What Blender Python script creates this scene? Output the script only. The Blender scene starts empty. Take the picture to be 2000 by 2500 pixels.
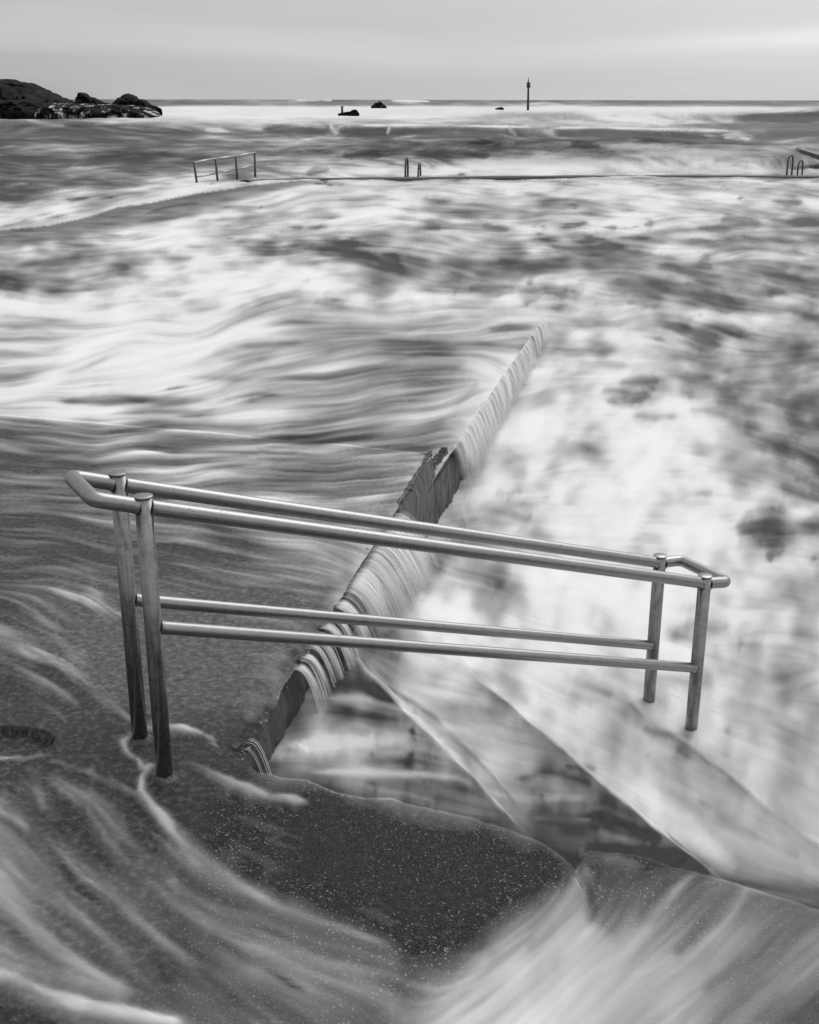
import bpy, bmesh, math, random
import numpy as np
from mathutils import Vector
sc=bpy.context.scene
C=sc.collection
# ---------------------------------------------------------------- camera, sky, sun, exposure
CAMH=2.2; FPX=2864.0; PITCH=math.atan(1008/FPX)
cd=bpy.data.cameras.new('camera'); cam=bpy.data.objects.new('camera',cd); C.objects.link(cam)
cam.location=(0,0,CAMH); cam.rotation_euler=(math.pi/2-PITCH,math.radians(-0.09),0)
cd.sensor_fit='HORIZONTAL'; cd.sensor_width=36; cd.lens=36*FPX/2000; cd.clip_start=.05; cd.clip_end=20000
sc.camera=cam
SUN_EL,SUN_AZ=math.radians(48),math.radians(52)      # azimuth measured from +X towards +Y
w=bpy.data.worlds.new('World'); sc.world=w; w.use_nodes=True
nt=w.node_tree; nt.nodes.clear(); N=nt.nodes; Lk=nt.links
out=N.new('ShaderNodeOutputWorld'); bg=N.new('ShaderNodeBackground'); bg.inputs['Strength'].default_value=.1
sky=N.new('ShaderNodeTexSky'); sky.sky_type='NISHITA'; sky.sun_disc=False; sky.sun_elevation=SUN_EL; sky.sun_rotation=math.pi/2-SUN_AZ
bw=N.new('ShaderNodeRGBToBW'); Lk.new(sky.outputs[0],bw.inputs[0])
tc=N.new('ShaderNodeTexCoord'); sx=N.new('ShaderNodeSeparateXYZ'); Lk.new(tc.outputs['Generated'],sx.inputs[0])
def wm(op,a,b=None,c=None):
    n=N.new('ShaderNodeMath'); n.operation=op
    for i,v in enumerate((a,b,c)):
        if v is None: continue
        if isinstance(v,(int,float)): n.inputs[i].default_value=v
        else: Lk.new(v,n.inputs[i])
    return n.outputs[0]
# overcast deck: paler overhead, soft wide bands of cloud
zup=wm('MAXIMUM',sx.outputs['Z'],0.0)
mp=N.new('ShaderNodeMapping'); mp.inputs['Scale'].default_value=(1.6,1.6,17); mp.inputs['Rotation'].default_value=(0,math.radians(4),0); Lk.new(tc.outputs['Generated'],mp.inputs[0])
n1=N.new('ShaderNodeTexNoise'); n1.inputs['Scale'].default_value=1.15; n1.inputs['Detail'].default_value=3; n1.inputs['Roughness'].default_value=.45; n1.inputs['Distortion'].default_value=.5
Lk.new(mp.outputs[0],n1.inputs['Vector'])
cl=wm('MULTIPLY',wm('SUBTRACT',n1.outputs['Fac'],.5),1.1)
lr=wm('MULTIPLY',wm('MAXIMUM',wm('MINIMUM',wm('ADD',sx.outputs['X'],.0),.25),-.40),.78)     # duller over the headland
dz=wm('DIVIDE',wm('SUBTRACT',wm('SUBTRACT',sx.outputs['Z'],.043),wm('MULTIPLY',wm('SUBTRACT',sx.outputs['X'],.25),.045)),.0075)
band=wm('MULTIPLY',wm('POWER',2.718,wm('MULTIPLY',wm('MULTIPLY',dz,dz),-1.0)),wm('MULTIPLY',wm('MINIMUM',wm('MAXIMUM',wm('SUBTRACT',sx.outputs['X'],.05),0.0),.2),wm('ADD',1.4,wm('MULTIPLY',cl,9.0))))
base=wm('ADD',wm('ADD',wm('ADD',5.5,wm('MULTIPLY',band,2.6)),wm('MULTIPLY',cl,3.4)),wm('MULTIPLY',lr,4.4))
zen=wm('MULTIPLY',wm('POWER',zup,.8),2.6)
rad=wm('ADD',base,zen)
mixv=wm('ADD',wm('MULTIPLY',rad,.94),wm('MULTIPLY',bw.outputs[0],.06))
comb=N.new('ShaderNodeCombineColor'); 
for i in range(3): Lk.new(mixv,comb.inputs[i])
Lk.new(comb.outputs[0],bg.inputs['Color']); Lk.new(bg.outputs[0],out.inputs['Surface'])
sl=bpy.data.lights.new('sun','SUN'); sl.energy=1.45; sl.angle=math.radians(46); sl.color=(1,1,1)
so=bpy.data.objects.new('sun',sl); C.objects.link(so)
dv=Vector((math.cos(SUN_EL)*math.cos(SUN_AZ),math.cos(SUN_EL)*math.sin(SUN_AZ),math.sin(SUN_EL)))
so.rotation_euler=dv.to_track_quat('Z','Y').to_euler(); so.location=(5,5,30)
vs=sc.view_settings; vs.view_transform='Standard'; vs.look='None'; vs.exposure=0.0; vs.gamma=1; vs.use_curve_mapping=False
# ---------------------------------------------------------------- places on the ground, read from the photograph
FWD=np.array([0,math.cos(PITCH),-math.sin(PITCH)]); UPV=np.array([0,math.sin(PITCH),math.cos(PITCH)])
def ray(x,y): return FWD+np.array([1,0,0.])*(x-1000)/FPX-UPV*(y-1250)/FPX
def at(x,y,z=0.):
    d=ray(x,y); t=(z-CAMH)/d[2]; return np.array([0,0,CAMH])+d*t
def atY(x,y,Y):
    d=ray(x,y); return np.array([0,0,CAMH])+d*(Y/d[1])
def px_of(X,Y,Z):
    w=Y*FWD[1]+(Z-CAMH)*FWD[2]; v=Y*UPV[1]+(Z-CAMH)*UPV[2]
    return 1000+FPX*X/w, 1250-FPX*v/w
def tag(o,label=None,cat=None,group=None,kind=None):
    if label: o['label']=label
    if cat: o['category']=cat
    if group: o['group']=group
    if kind: o['kind']=kind
    return o
def empty(name,loc,label,cat,group=None):
    o=bpy.data.objects.new(name,None); C.objects.link(o); o.location=loc; o.empty_display_size=.2
    return tag(o,label,cat,group)
def obj(name,me,mat=None,parent=None,smooth=True):
    o=bpy.data.objects.new(name,me); C.objects.link(o)
    if mat: me.materials.append(mat)
    if smooth: me.polygons.foreach_set('use_smooth',np.ones(len(me.polygons),bool))
    if parent is not None:
        o.parent=parent; me.transform(__import__('mathutils').Matrix.Translation(-Vector(parent.location)))
    return o
def mesh_np(name,verts,faces,attrs=None):
    me=bpy.data.meshes.new(name); v=np.asarray(verts,np.float32); f=np.asarray(faces,np.int32)
    me.vertices.add(len(v)); me.vertices.foreach_set('co',v.ravel())
    k=f.shape[1]
    me.loops.add(f.size); me.loops.foreach_set('vertex_index',f.ravel())
    me.polygons.add(len(f)); me.polygons.foreach_set('loop_start',np.arange(0,f.size,k,dtype=np.int32))
    try: me.polygons.foreach_set('loop_total',np.full(len(f),k,np.int32))
    except Exception: pass
    me.update(calc_edges=True)
    for n,a in (attrs or {}).items():
        at_=me.attributes.new(n,'FLOAT','POINT'); at_.data.foreach_set('value',np.asarray(a,np.float32).ravel())
    me.validate(); return me
def grid_faces(nr,nc,keep=None):
    i=np.arange(nr*nc).reshape(nr,nc)
    f=np.stack([i[:-1,:-1],i[:-1,1:],i[1:,1:],i[1:,:-1]],-1).reshape(-1,4)
    if keep is not None: f=f[keep.reshape(-1)]
    return f
def compact(v,f,attrs):
    u=np.unique(f); m=np.full(len(v),-1); m[u]=np.arange(len(u))
    return v[u],m[f],{k:a.ravel()[u] for k,a in attrs.items()}
# value noise on arrays
_rg=np.random.default_rng(11); _tb=_rg.random((256,256))
def vn(x,y):
    x0=np.floor(x).astype(int); y0=np.floor(y).astype(int); fx=x-x0; fy=y-y0
    fx=fx*fx*(3-2*fx); fy=fy*fy*(3-2*fy); a=x0%256; b=y0%256; c=(x0+1)%256; d=(y0+1)%256
    return (_tb[b,a]*(1-fx)+_tb[b,c]*fx)*(1-fy)+(_tb[d,a]*(1-fx)+_tb[d,c]*fx)*fy-.5
def fbm(x,y,o=4,g=.5):
    s=0;a=1.
    for k in range(o): s=s+a*vn(x*2**k+17.3*k,y*2**k+9.1*k); a*=g
    return s
def sstep(a,lo,hi): t=np.clip((a-lo)/(hi-lo),0,1); return t*t*(3-2*t)
# ---------------------------------------------------------------- foam map, authored as brightness (numpy)
S0=2.4; PX0,PX1,PY0,PY1=-700,2700,234,2720
FS=1.2; FX0,FX1,FY0,FY1=-260,2260,234,700       # finer map for the far water
def gblur(a,sx,sy=None):
    sy=sx if sy is None else sy
    fy=np.fft.fftfreq(a.shape[0])[:,None]; fx=np.fft.rfftfreq(a.shape[1])[None,:]
    return np.fft.irfft2(np.fft.rfft2(a)*np.exp(-2*(np.pi**2)*((fx*sx)**2+(fy*sy)**2)),s=a.shape)
def unit(a): return (a-a.mean())/(a.std()+1e-9)
def bil(a,ix,iy,wrap=False):
    h,w=a.shape
    if not wrap: ix=np.clip(ix,0,w-1.001); iy=np.clip(iy,0,h-1.001)
    x0=np.floor(ix).astype(int); y0=np.floor(iy).astype(int); fx=ix-x0; fy=iy-y0
    if wrap: x1=(x0+1)%w; y1=(y0+1)%h; x0%=w; y0%=h
    else: x1=x0+1; y1=y0+1
    return (a[y0,x0]*(1-fx)+a[y0,x1]*fx)*(1-fy)+(a[y1,x0]*(1-fx)+a[y1,x1]*fx)*fy
# coarse brightness readings, light and shade baked in, turned into foam cover
BX=np.array([0,200,400,600,800,1000,1200,1400,1600,1800,2000.])
BASE={234:[118]*11,246:[118]*11,
251:[120,120,125,130,140,140,125,135,125,118,115],
257:[130,130,135,150,165,160,140,190,165,135,130],
262:[225,225,230,235,235,235,235,235,235,230,225],
272:[215,220,230,235,235,235,232,225,225,190,170],
285:[180,200,215,228,225,225,200,190,200,130,115],
300:[115,140,190,205,200,205,185,195,205,135,120],
315:[105,115,130,145,115,115,115,160,150,115,110],
330:[105,110,115,150,120,112,112,118,105,100,105],
350:[115,115,120,150,150,140,130,135,140,130,145],
375:[115,108,120,120,150,120,145,160,195,185,165],
400:[110,115,120,118,160,185,195,205,210,195,185],
420:[112,122,135,145,200,212,215,215,205,190,178],
450:[120,135,185,195,205,205,215,210,205,205,195],
475:[130,160,215,200,215,210,200,195,210,210,195],
500:[205,205,205,190,215,215,205,205,215,210,200],
530:[212,215,190,190,220,215,205,200,215,205,185],
560:[165,175,200,215,215,205,200,210,212,175,150],
600:[165,190,205,200,185,195,195,200,200,200,185],
640:[170,180,195,195,170,160,180,180,185,175,165],
680:[160,185,205,200,195,180,175,180,180,170,150],
720:[210,225,228,222,215,205,200,200,190,190,170],
770:[225,230,230,218,205,215,210,215,215,205,185],
820:[190,215,228,200,165,155,205,222,210,190,205],
870:[175,220,218,195,165,148,200,215,205,160,150],
920:[180,218,230,185,165,148,225,228,205,170,150],
970:[222,215,212,205,180,155,225,235,215,190,155],
1000:[205,215,215,205,180,158,225,235,222,180,150],
1020:[160,190,195,195,165,155,225,235,225,185,150],
1040:[108,112,118,140,145,150,222,235,225,190,140],
1080:[105,112,118,130,135,130,215,235,218,190,140],
1150:[105,125,138,130,125,125,215,230,225,200,150],
1220:[92,115,128,122,125,130,225,228,225,215,160],
1280:[92,110,128,130,150,150,200,230,228,190,150],
1350:[95,100,115,140,168,165,205,230,228,215,190],
1430:[92,98,100,110,95,170,228,234,230,222,195],
1500:[88,85,82,85,95,215,230,234,228,210,190],
1560:[95,78,72,74,100,222,232,230,225,205,195],
1650:[80,70,66,76,130,205,205,215,205,195,190],
1750:[72,68,66,78,150,175,200,200,195,195,175],
1830:[60,62,62,66,175,170,190,180,200,180,180],
1900:[58,60,58,62,170,165,180,175,195,175,185],
1970:[85,62,55,58,55,120,140,140,195,170,185],
2050:[105,72,58,62,52,48,60,105,150,190,195],
2120:[115,80,72,66,54,46,46,60,90,150,190],
2200:[125,85,90,80,62,48,44,100,110,108,105],
2300:[115,80,76,105,80,56,50,150,150,135,112],
2380:[110,90,80,115,115,80,100,180,165,135,112],
2450:[75,110,80,85,110,95,150,185,165,125,105],
2500:[60,100,110,85,100,95,190,190,160,120,95],
2720:[60,100,110,85,100,120,200,190,150,120,95]}
BY=np.array(sorted(BASE)); BV=np.array([BASE[k] for k in sorted(BASE)],float)
# strokes: value, half width, strength, points   (foam streams, dark openings, painted crest highlights and dark wave faces)
ST=[
# far sea
(232,2,.9,[(725,244),(770,242),(812,245)]),(128,3.5,.85,[(745,251),(790,252),(832,254)]),(165,5,.7,[(1170,283),(1300,280),(1440,279)]),(228,6,.85,[(1390,300),(1500,304),(1640,302)]),(205,9,.7,[(1660,286),(1730,290),(1795,296)]),
(238,7,.97,[(-700,276),(0,277),(360,275),(800,276),(1200,272),(1340,266),(1500,270),(2000,267),(2700,267)]),(128,4,.8,[(640,438),(1000,437),(1400,434),(1700,433),(2000,434),(2500,434)]),
(215,2,.9,[(700,247),(780,245)]),(130,4,.8,[(740,252),(830,253)]),(228,2.4,.9,[(955,246),(1050,247)]),(120,3,.5,[(1000,244),(2000,246)]),
(228,3,.8,[(1230,262),(1290,255),(1330,250),(1380,256)]),(150,4,.8,[(400,246),(640,247)]),
(76,13,1,[(1790,288),(1900,286),(2000,284),(2300,284)]),(225,3,.8,[(1700,272),(1850,270),(2000,266)]),
(180,5,.6,[(1620,290),(1700,285),(1790,285)]),(160,6,.5,[(1200,278),(1330,281),(1440,280)]),(225,6,.7,[(1450,292),(1600,290),(1650,294)]),
(108,11,.9,[(-600,312),(0,312),(120,308),(250,318),(400,322)]),(185,4,.8,[(60,293),(110,305),(160,309)]),(180,3,.6,[(230,308),(250,303),(320,300)]),
(108,7,.9,[(632,314),(720,322),(800,322)]),(94,13,1,[(829,322),(900,324),(1010,322)]),(98,15,1,[(990,322),(1100,324),(1280,326)]),(232,3,.9,[(830,304),(950,306),(1100,305),(1300,309)]),(190,4,.7,[(815,328),(822,318),(835,306)]),
(180,4,.6,[(1110,325),(1125,315),(1140,300)]),(90,13,1,[(1350,327),(1480,326),(1580,332),(1700,338),(1820,344)]),(96,13,1,[(1840,334),(1930,328),(2000,324),(2400,324)]),(228,3,.9,[(1340,310),(1480,309),(1600,313),(1800,318)]),(105,9,.9,[(1010,352),(1120,355),(1240,358)]),
(185,5,.7,[(1760,330),(1800,325),(1840,332)]),(175,3,.6,[(960,337),(1020,330)]),(185,4,.7,[(500,318),(540,316),(560,324)]),(165,3,.6,[(600,332),(720,330),(760,336)]),
(100,6,.9,[(1394,354),(1464,356)]),(180,5,.7,[(1220,355),(1260,348)]),(195,8,.8,[(1500,358),(1620,354),(1800,362),(2000,356)]),
(102,12,.9,[(-300,335),(0,336),(300,338),(520,342)]),(104,8,.8,[(620,352),(760,356)]),(106,11,.9,[(-500,392),(0,396),(250,388),(520,372)]),(150,5,.7,[(0,360),(120,356),(260,362)]),(140,5,.6,[(200,410),(420,400),(560,408)]),
(108,9,.9,[(560,356),(680,360),(800,352)]),(104,8,.9,[(830,379),(930,380)]),(140,5,.6,[(640,345),(900,348)]),
(215,16,.8,[(1060,398),(1232,408),(1464,406),(1638,398),(1850,390)]),(105,8,.9,[(1000,374),(1080,380),(1190,376)]),(120,6,.7,[(1230,384),(1330,380),(1420,382)]),
(145,6,.7,[(1760,394),(1830,392)]),(202,9,.7,[(684,416),(985,420)]),(115,7,.9,[(748,422),(800,414)]),(112,10,.8,[(600,395),(680,398)]),
(225,8,.9,[(300,468),(420,450),(470,440),(560,432)]),(110,12,.9,[(-400,445),(0,436),(150,440),(240,432)]),(150,6,.7,[(150,452),(330,440)]),
(200,5,.85,[(806,302),(812,316),(822,330)]),(195,3,.8,[(951,303),(950,316),(945,330)]),(200,5,.8,[(500,312),(530,314),(548,322)]),(190,3,.8,[(722,348),(760,342)]),
(188,3,.8,[(1246,305),(1249,325)]),(182,3,.7,[(1122,308),(1110,324)]),(190,5,.8,[(1325,318),(1345,326),(1362,332)]),(170,4,.7,[(1618,326),(1636,342)]),(205,6,.8,[(1765,334),(1800,330),(1830,340)]),(190,4,.7,[(1718,330),(1745,333)]),
(206,7,.85,[(1480,360),(1540,352),(1620,358)]),(222,17,.85,[(1060,412),(1200,404),(1340,405),(1500,408)]),(106,9,.9,[(1005,380),(1090,376),(1210,378)]),(150,5,.6,[(1300,384),(1420,386),(1500,384)]),
# the submerged wall on the left
(128,5,.9,[(250,540),(330,528),(470,520)]),(150,9,.8,[(215,535),(300,515),(400,503),(480,498)]),(105,4,.9,[(380,496),(450,488),(540,484)]),(228,5,.9,[(350,496),(440,482),(480,462)]),
(115,4,.9,[(480,480),(560,470),(620,452)]),(225,5,.8,[(560,478),(700,465),(800,455)]),(200,4,.7,[(480,500),(600,484)]),(120,5,.8,[(0,572),(60,560),(180,548),(240,540)]),
(225,9,.8,[(0,520),(120,522),(200,512)]),(222,7,.8,[(240,560),(420,540),(560,520)]),
(140,13,.92,[(-80,584),(0,574),(100,566),(200,548),(300,522),(400,502),(500,480),(610,456)]),(226,7,.9,[(-60,545),(80,530),(180,518),(330,488),(430,468),(500,452)]),(98,3.5,.95,[(372,499),(450,489),(540,486),(575,480)]),(112,4,.9,[(190,552),(330,536),(470,524)]),(205,3,.8,[(300,530),(450,508),(600,490)]),(225,5,.8,[(360,545),(480,528),(640,498),(760,470)]),
# middle sea, right
(112,26,.97,[(1220,638),(1348,648),(1500,628),(1640,635)]),(118,10,.9,[(1350,606),(1480,605),(1600,625)]),(90,10,.9,[(1603,655),(1707,664)]),(112,18,.97,[(1478,697),(1580,702),(1680,722),(1777,738)]),
(225,7,.8,[(1180,600),(1280,612),(1370,610)]),(222,9,.8,[(1230,690),(1400,680),(1500,672),(1580,665)]),(220,14,.8,[(1380,745),(1560,750),(1700,770),(1850,790)]),
(92,17,.95,[(1815,655),(1900,680),(1990,700)]),(96,12,.9,[(1925,763),(2010,778)]),(96,9,.95,[(1614,792),(1700,800),(1760,790),(1815,810)]),(100,11,.9,[(1667,828),(1754,838)]),
(106,18,.95,[(1725,900),(1812,878),(1930,880),(2040,880)]),(95,9,.9,[(1940,850),(1985,850)]),(118,14,.9,[(1880,915),(2010,905)]),
(102,9,.95,[(1510,940),(1609,931)]),(120,7,.9,[(1464,955),(1591,966)]),(115,13,.9,[(1650,925),(1829,945)]),(100,9,.9,[(1742,965),(1812,972)]),
(85,24,.95,[(1890,985),(1960,1000),(2050,1010)]),(118,8,.8,[(1680,1004),(1740,998),(1810,1014)]),(120,12,.9,[(1540,1018),(1643,1010)]),(88,18,.95,[(1812,1046),(1927,1088),(2010,1135)]),
(150,24,.8,[(1640,1083),(1690,1110),(1750,1100)]),(175,20,.6,[(1380,1080),(1440,1110)]),
(112,9,.9,[(1185,549),(1243,560)]),(112,6,.9,[(1371,550),(1429,545)]),(105,10,.95,[(1760,539),(1858,545)]),(100,6,.95,[(1875,538),(2050,548)]),(100,9,.95,[(1893,489),(1965,492)]),(110,5,.9,[(1574,549),(1597,549)]),
(145,7,.8,[(1406,519),(1551,505)]),(140,7,.8,[(1278,478),(1429,485)]),(140,6,.8,[(1145,467),(1243,473)]),(148,7,.8,[(1023,485),(1139,490)]),(140,7,.8,[(1075,525),(1150,525)]),(145,6,.8,[(1500,580),(1600,577)]),
(125,8,.85,[(1638,598),(1812,607),(1970,606)]),(120,10,.8,[(1960,620),(2050,632)]),(110,11,.9,[(1145,700),(1238,699)]),(110,11,.9,[(1261,717),(1325,722)]),(115,9,.9,[(1099,664),(1133,680)]),(130,9,.8,[(1395,708),(1430,712)]),
(150,7,.7,[(1440,787),(1500,788)]),(165,8,.6,[(1230,830),(1330,850),(1450,870)]),(110,7,.8,[(1040,555),(1080,552)]),(120,5,.7,[(1700,560),(1780,566)]),
(228,30,.8,[(1230,940),(1330,880),(1420,905)]),(236,45,.85,[(1210,1080),(1260,1000),(1320,960),(1400,950)]),
# middle sea, left
(104,20,.97,[(590,604),(696,608),(858,614),(960,655),(1020,680)]),(140,11,.8,[(348,631),(493,625)]),(120,14,.7,[(560,585),(760,590)]),(145,7,.8,[(174,666),(290,654)]),(118,13,.9,[(-300,690),(0,685),(75,690)]),(135,5,.85,[(90,703),(200,696)]),
(118,9,.9,[(-200,596),(0,596),(116,590)]),(115,5,.9,[(0,567),(110,562)]),(120,9,.9,[(1000,632),(1055,630)]),(222,9,.8,[(480,640),(590,660),(700,668),(840,655),(900,690)]),
(120,9,.9,[(510,862),(580,880),(650,860)]),(135,9,.8,[(540,842),(626,845),(700,838)]),(160,8,.7,[(603,799),(730,805)]),(140,7,.85,[(760,753),(811,747)]),(175,5,.6,[(420,690),(520,676),(580,672)]),
(138,13,.85,[(-300,925),(0,921),(93,905)]),(165,5,.7,[(0,811),(140,817)]),(165,5,.7,[(0,780),(180,790)]),
(236,13,.9,[(-200,990),(0,956),(116,925),(174,875),(255,828),(330,790)]),(236,34,.85,[(200,975),(330,955),(430,900),(520,840),(620,720),(690,690)]),(165,10,.7,[(130,900),(210,900),(260,870)]),
(232,20,.8,[(0,735),(200,760),(400,730)]),(128,4,.9,[(429,927),(510,928),(638,924)]),(112,3.5,.95,[(394,956),(464,956)]),(112,4.5,.95,[(562,967),(672,957)]),(122,9,.9,[(145,979),(278,977),(400,984),(481,979)]),
(222,9,.85,[(481,1030),(638,1012),(811,994)]),(234,8,.9,[(-300,1000),(0,1006),(232,1012),(310,992)]),(130,8,.8,[(300,1012),(380,1008),(520,1000)]),
(205,6,.7,[(700,905),(900,885),(1050,850)]),(200,5,.7,[(1000,800),(1130,770),(1230,790)]),(135,10,.8,[(850,815),(1000,806)]),(135,12,.7,[(900,870),(1100,850),(1220,830)]),(130,12,.7,[(880,1000),(1050,980)]),(205,5,.7,[(780,790),(960,772)]),(125,6,.7,[(1000,905),(1150,885)]),
(228,9,.9,[(800,770),(1000,768),(1150,772),(1290,782),(1380,790)]),(120,6,.7,[(1180,800),(1290,796)]),
(150,16,.9,[(1030,1120),(1080,1130),(1110,1112)]),(150,22,.8,[(930,1080),(1010,1085),(1090,1060)]),(150,16,.8,[(1040,1060),(1120,1000),(1180,930)]),
# upper deck
(78,4,.95,[(250,1052),(359,1062)]),(160,14,.8,[(-100,1085),(0,1092),(60,1108)]),(160,8,.8,[(87,1122),(240,1092),(405,1062),(560,1040)]),(78,5,.9,[(355,1098),(420,1114)]),(80,18,.8,[(-100,1135),(0,1130),(90,1150)]),
(160,6,.7,[(300,1120),(520,1085),(760,1075)]),(85,6,.7,[(560,1110),(760,1105)]),(155,6,.7,[(420,1150),(640,1140),(900,1120)]),(150,9,.7,[(100,1200),(320,1185),(520,1190)]),
(168,22,.85,[(560,1290),(703,1312),(842,1360),(880,1400)]),(165,10,.7,[(540,1220),(760,1235),(960,1225)]),(78,11,.85,[(378,1346),(500,1362),(620,1380)]),(130,7,.7,[(200,1280),(380,1290),(560,1320)]),
(70,14,.8,[(60,1350),(220,1370)]),(140,6,.6,[(60,1400),(240,1392)]),(76,12,.8,[(120,1250),(260,1260)]),(135,6,.7,[(360,1390),(520,1400),(700,1430)]),
(178,15,.8,[(-150,1500),(0,1548),(60,1578),(120,1612),(190,1660)]),(125,13,.7,[(120,1608),(200,1668),(270,1722),(325,1770)]),(155,12,.85,[(120,1442),(200,1462),(290,1512)]),(145,11,.8,[(85,1452),(105,1520),(150,1590)]),
(120,6,.7,[(0,1610),(100,1670),(210,1740)]),(105,5,.6,[(60,1700),(160,1770)]),(125,6,.6,[(130,1600),(260,1690),(340,1790)]),(110,5,.6,[(400,1700),(480,1740),(560,1760)]),(120,4,.6,[(380,1740),(440,1765),(500,1780)]),
# foreground streams
(182,13,.95,[(385,1876),(362,1879),(350,1908),(353,1943),(385,1985),(430,2040),(475,2092),(575,2160),(690,2222),(812,2270),(960,2312)]),(128,34,.65,[(420,2040),(500,2120),(620,2200),(780,2280),(985,2350)]),
(50,24,.95,[(370,1830),(430,1832),(510,1842)]),(195,11,1,[(335,1862),(318,1850),(308,1836),(308,1817),(322,1798),(350,1787),(390,1783),(440,1783),(493,1798),(520,1815),(545,1842)]),(165,6,1,[(336,1856),(346,1884),(360,1893)]),
(172,10,.95,[(425,1871),(464,1868),(522,1897),(580,1920),(667,1949),(760,1968)]),(115,20,.5,[(480,1885),(600,1935),(760,1975)]),(132,6,.9,[(120,1862),(159,1870),(217,1890),(275,1913),(319,1936),(350,1953),(380,1980)]),
(130,3,.9,[(-60,1858),(0,1857),(60,1855),(120,1847),(132,1825)]),(50,6,.9,[(-50,1785),(40,1788),(115,1803),(126,1822)]),  # light lower rim and shaded upper rim of the hollow, painted in
(135,24,.85,[(110,1903),(180,1930),(240,1962),(275,2003),(315,2061),(357,2113),(406,2165),(510,2245),(603,2297),(725,2355),(870,2413),(985,2459)]),
(112,16,.8,[(58,1868),(81,1899),(96,1936),(113,1985)]),(128,9,.9,[(99,2020),(139,2067),(180,2107),(220,2148),(280,2195),(348,2256),(417,2314),(493,2372),(600,2440),(700,2520)]),
(108,6,.85,[(145,2046),(186,2084),(232,2128),(300,2180)]),(46,8,.9,[(118,2074),(162,2122),(203,2165),(260,2215)]),(46,12,.85,[(150,1985),(200,2030),(250,2085),(300,2140)]),
(122,12,.85,[(-60,1965),(0,1980),(38,1997),(80,2030)]),(150,24,.85,[(-30,2010),(17,2049),(58,2096),(96,2148),(140,2190),(230,2270),(330,2360)]),
(165,34,.85,[(-80,2070),(0,2150),(60,2225),(130,2300),(230,2380),(330,2440)]),(90,20,.7,[(70,2230),(140,2270),(200,2330)]),
(110,5,.7,[(330,1990),(400,2060),(470,2130),(560,2200)]),(120,7,.7,[(560,2235),(680,2300),(820,2370),(960,2430)]),(135,10,.7,[(300,2220),(420,2330),(560,2440),(640,2510)]),(60,9,.7,[(470,2250),(600,2345),(760,2430)]),
(100,8,.7,[(640,2040),(760,2085),(900,2150)]),
(212,16,.95,[(-120,2390),(0,2384),(46,2390),(104,2413),(191,2448),(278,2474),(420,2510)]),(58,30,.9,[(-50,2450),(40,2480),(110,2520)]),
(112,50,.55,[(640,2210),(800,2300),(1000,2390)]),(48,90,.85,[(720,2010),(900,2110),(1080,2170),(1040,2260)]),(50,14,.7,[(280,2240),(360,2330),(420,2410)]),(52,16,.7,[(300,2060),(370,2110),(420,2160)]),(55,12,.7,[(450,2330),(560,2420),(650,2500)]),
(105,12,.7,[(520,2030),(680,2110),(820,2190),(980,2260)]),(85,10,.7,[(560,1990),(760,2060)]),(120,16,.7,[(520,2240),(760,2350),(960,2400)]),
(190,62,.7,[(1440,2180),(1330,2280),(1230,2370),(1060,2530)]),(205,70,.7,[(1480,2260),(1330,2420),(1200,2560)]),(150,44,.7,[(1450,2120),(1370,2220),(1290,2290)]),
(180,18,.75,[(1700,2120),(1640,2200),(1560,2290),(1460,2400)]),(105,20,.7,[(1800,2160),(1720,2260),(1640,2340)]),(165,14,.7,[(1840,2150),(1790,2240),(1690,2350),(1560,2480)]),(98,26,.8,[(1960,2230),(1850,2340),(1720,2440)]),
(150,18,.7,[(2050,2290),(1920,2400),(1800,2500)]),(85,24,.8,[(2060,2420),(1950,2500)]),(110,12,.6,[(1640,2180),(1560,2270)]),(175,12,.7,[(1600,2260),(1480,2390),(1380,2500)]),
(60,17,.95,[(1430,2072),(1520,2072),(1650,2100),(1730,2125)]),(90,12,.8,[(1750,2140),(1900,2165),(2050,2190)]),(200,5,.9,[(1420,2108),(1412,2130),(1432,2165),(1445,2200)]),
# pool by the steps
(232,60,.7,[(1030,1480),(1150,1520),(1300,1560)]),(125,14,.9,[(1140,1272),(1200,1262),(1290,1285)]),(125,26,.85,[(1045,1360),(1110,1400),(1250,1420)]),(90,14,.8,[(1030,1370),(1050,1395)]),
(80,14,.95,[(1793,1290),(1860,1278),(1920,1296),(2020,1284)]),(105,22,.9,[(1900,1185),(1990,1228)]),(85,14,.9,[(1890,975),(2000,1010)]),(130,28,.85,[(1652,1547),(1720,1560),(1790,1520)]),(115,12,.8,[(1680,1520),(1720,1530)]),
(128,30,.8,[(1895,1700),(1984,1637)]),(140,22,.8,[(1397,1668),(1506,1694)]),(125,18,.85,[(1570,1775),(1700,1790)]),(138,15,.75,[(1650,1820),(1730,1842),(1840,1885)]),(150,12,.6,[(1540,1700),(1620,1765)]),
(150,12,.6,[(1620,1640),(1780,1680),(1920,1780)]),(185,8,.6,[(1500,1480),(1640,1600)]),(170,16,.5,[(1200,1700),(1340,1720)]),
(90,17,.95,[(790,1662),(880,1672),(960,1712)]),(88,13,.95,[(790,1738),(870,1748),(960,1760)]),(150,10,.8,[(700,1730),(780,1720)]),(200,9,.8,[(780,1705),(900,1710),(990,1740)]),
(215,20,.9,[(620,1865),(700,1835),(830,1810),(1000,1800)]),(105,9,.9,[(880,1860),(1010,1855),(1100,1872)]),(110,10,.9,[(900,1905),(1040,1915),(1160,1935)]),(200,8,.8,[(760,1890),(900,1885),(1060,1892)]),(205,7,.8,[(1000,1885),(1120,1900),(1180,1925)]),(125,8,.8,[(1100,1960),(1180,1972)]),
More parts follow.
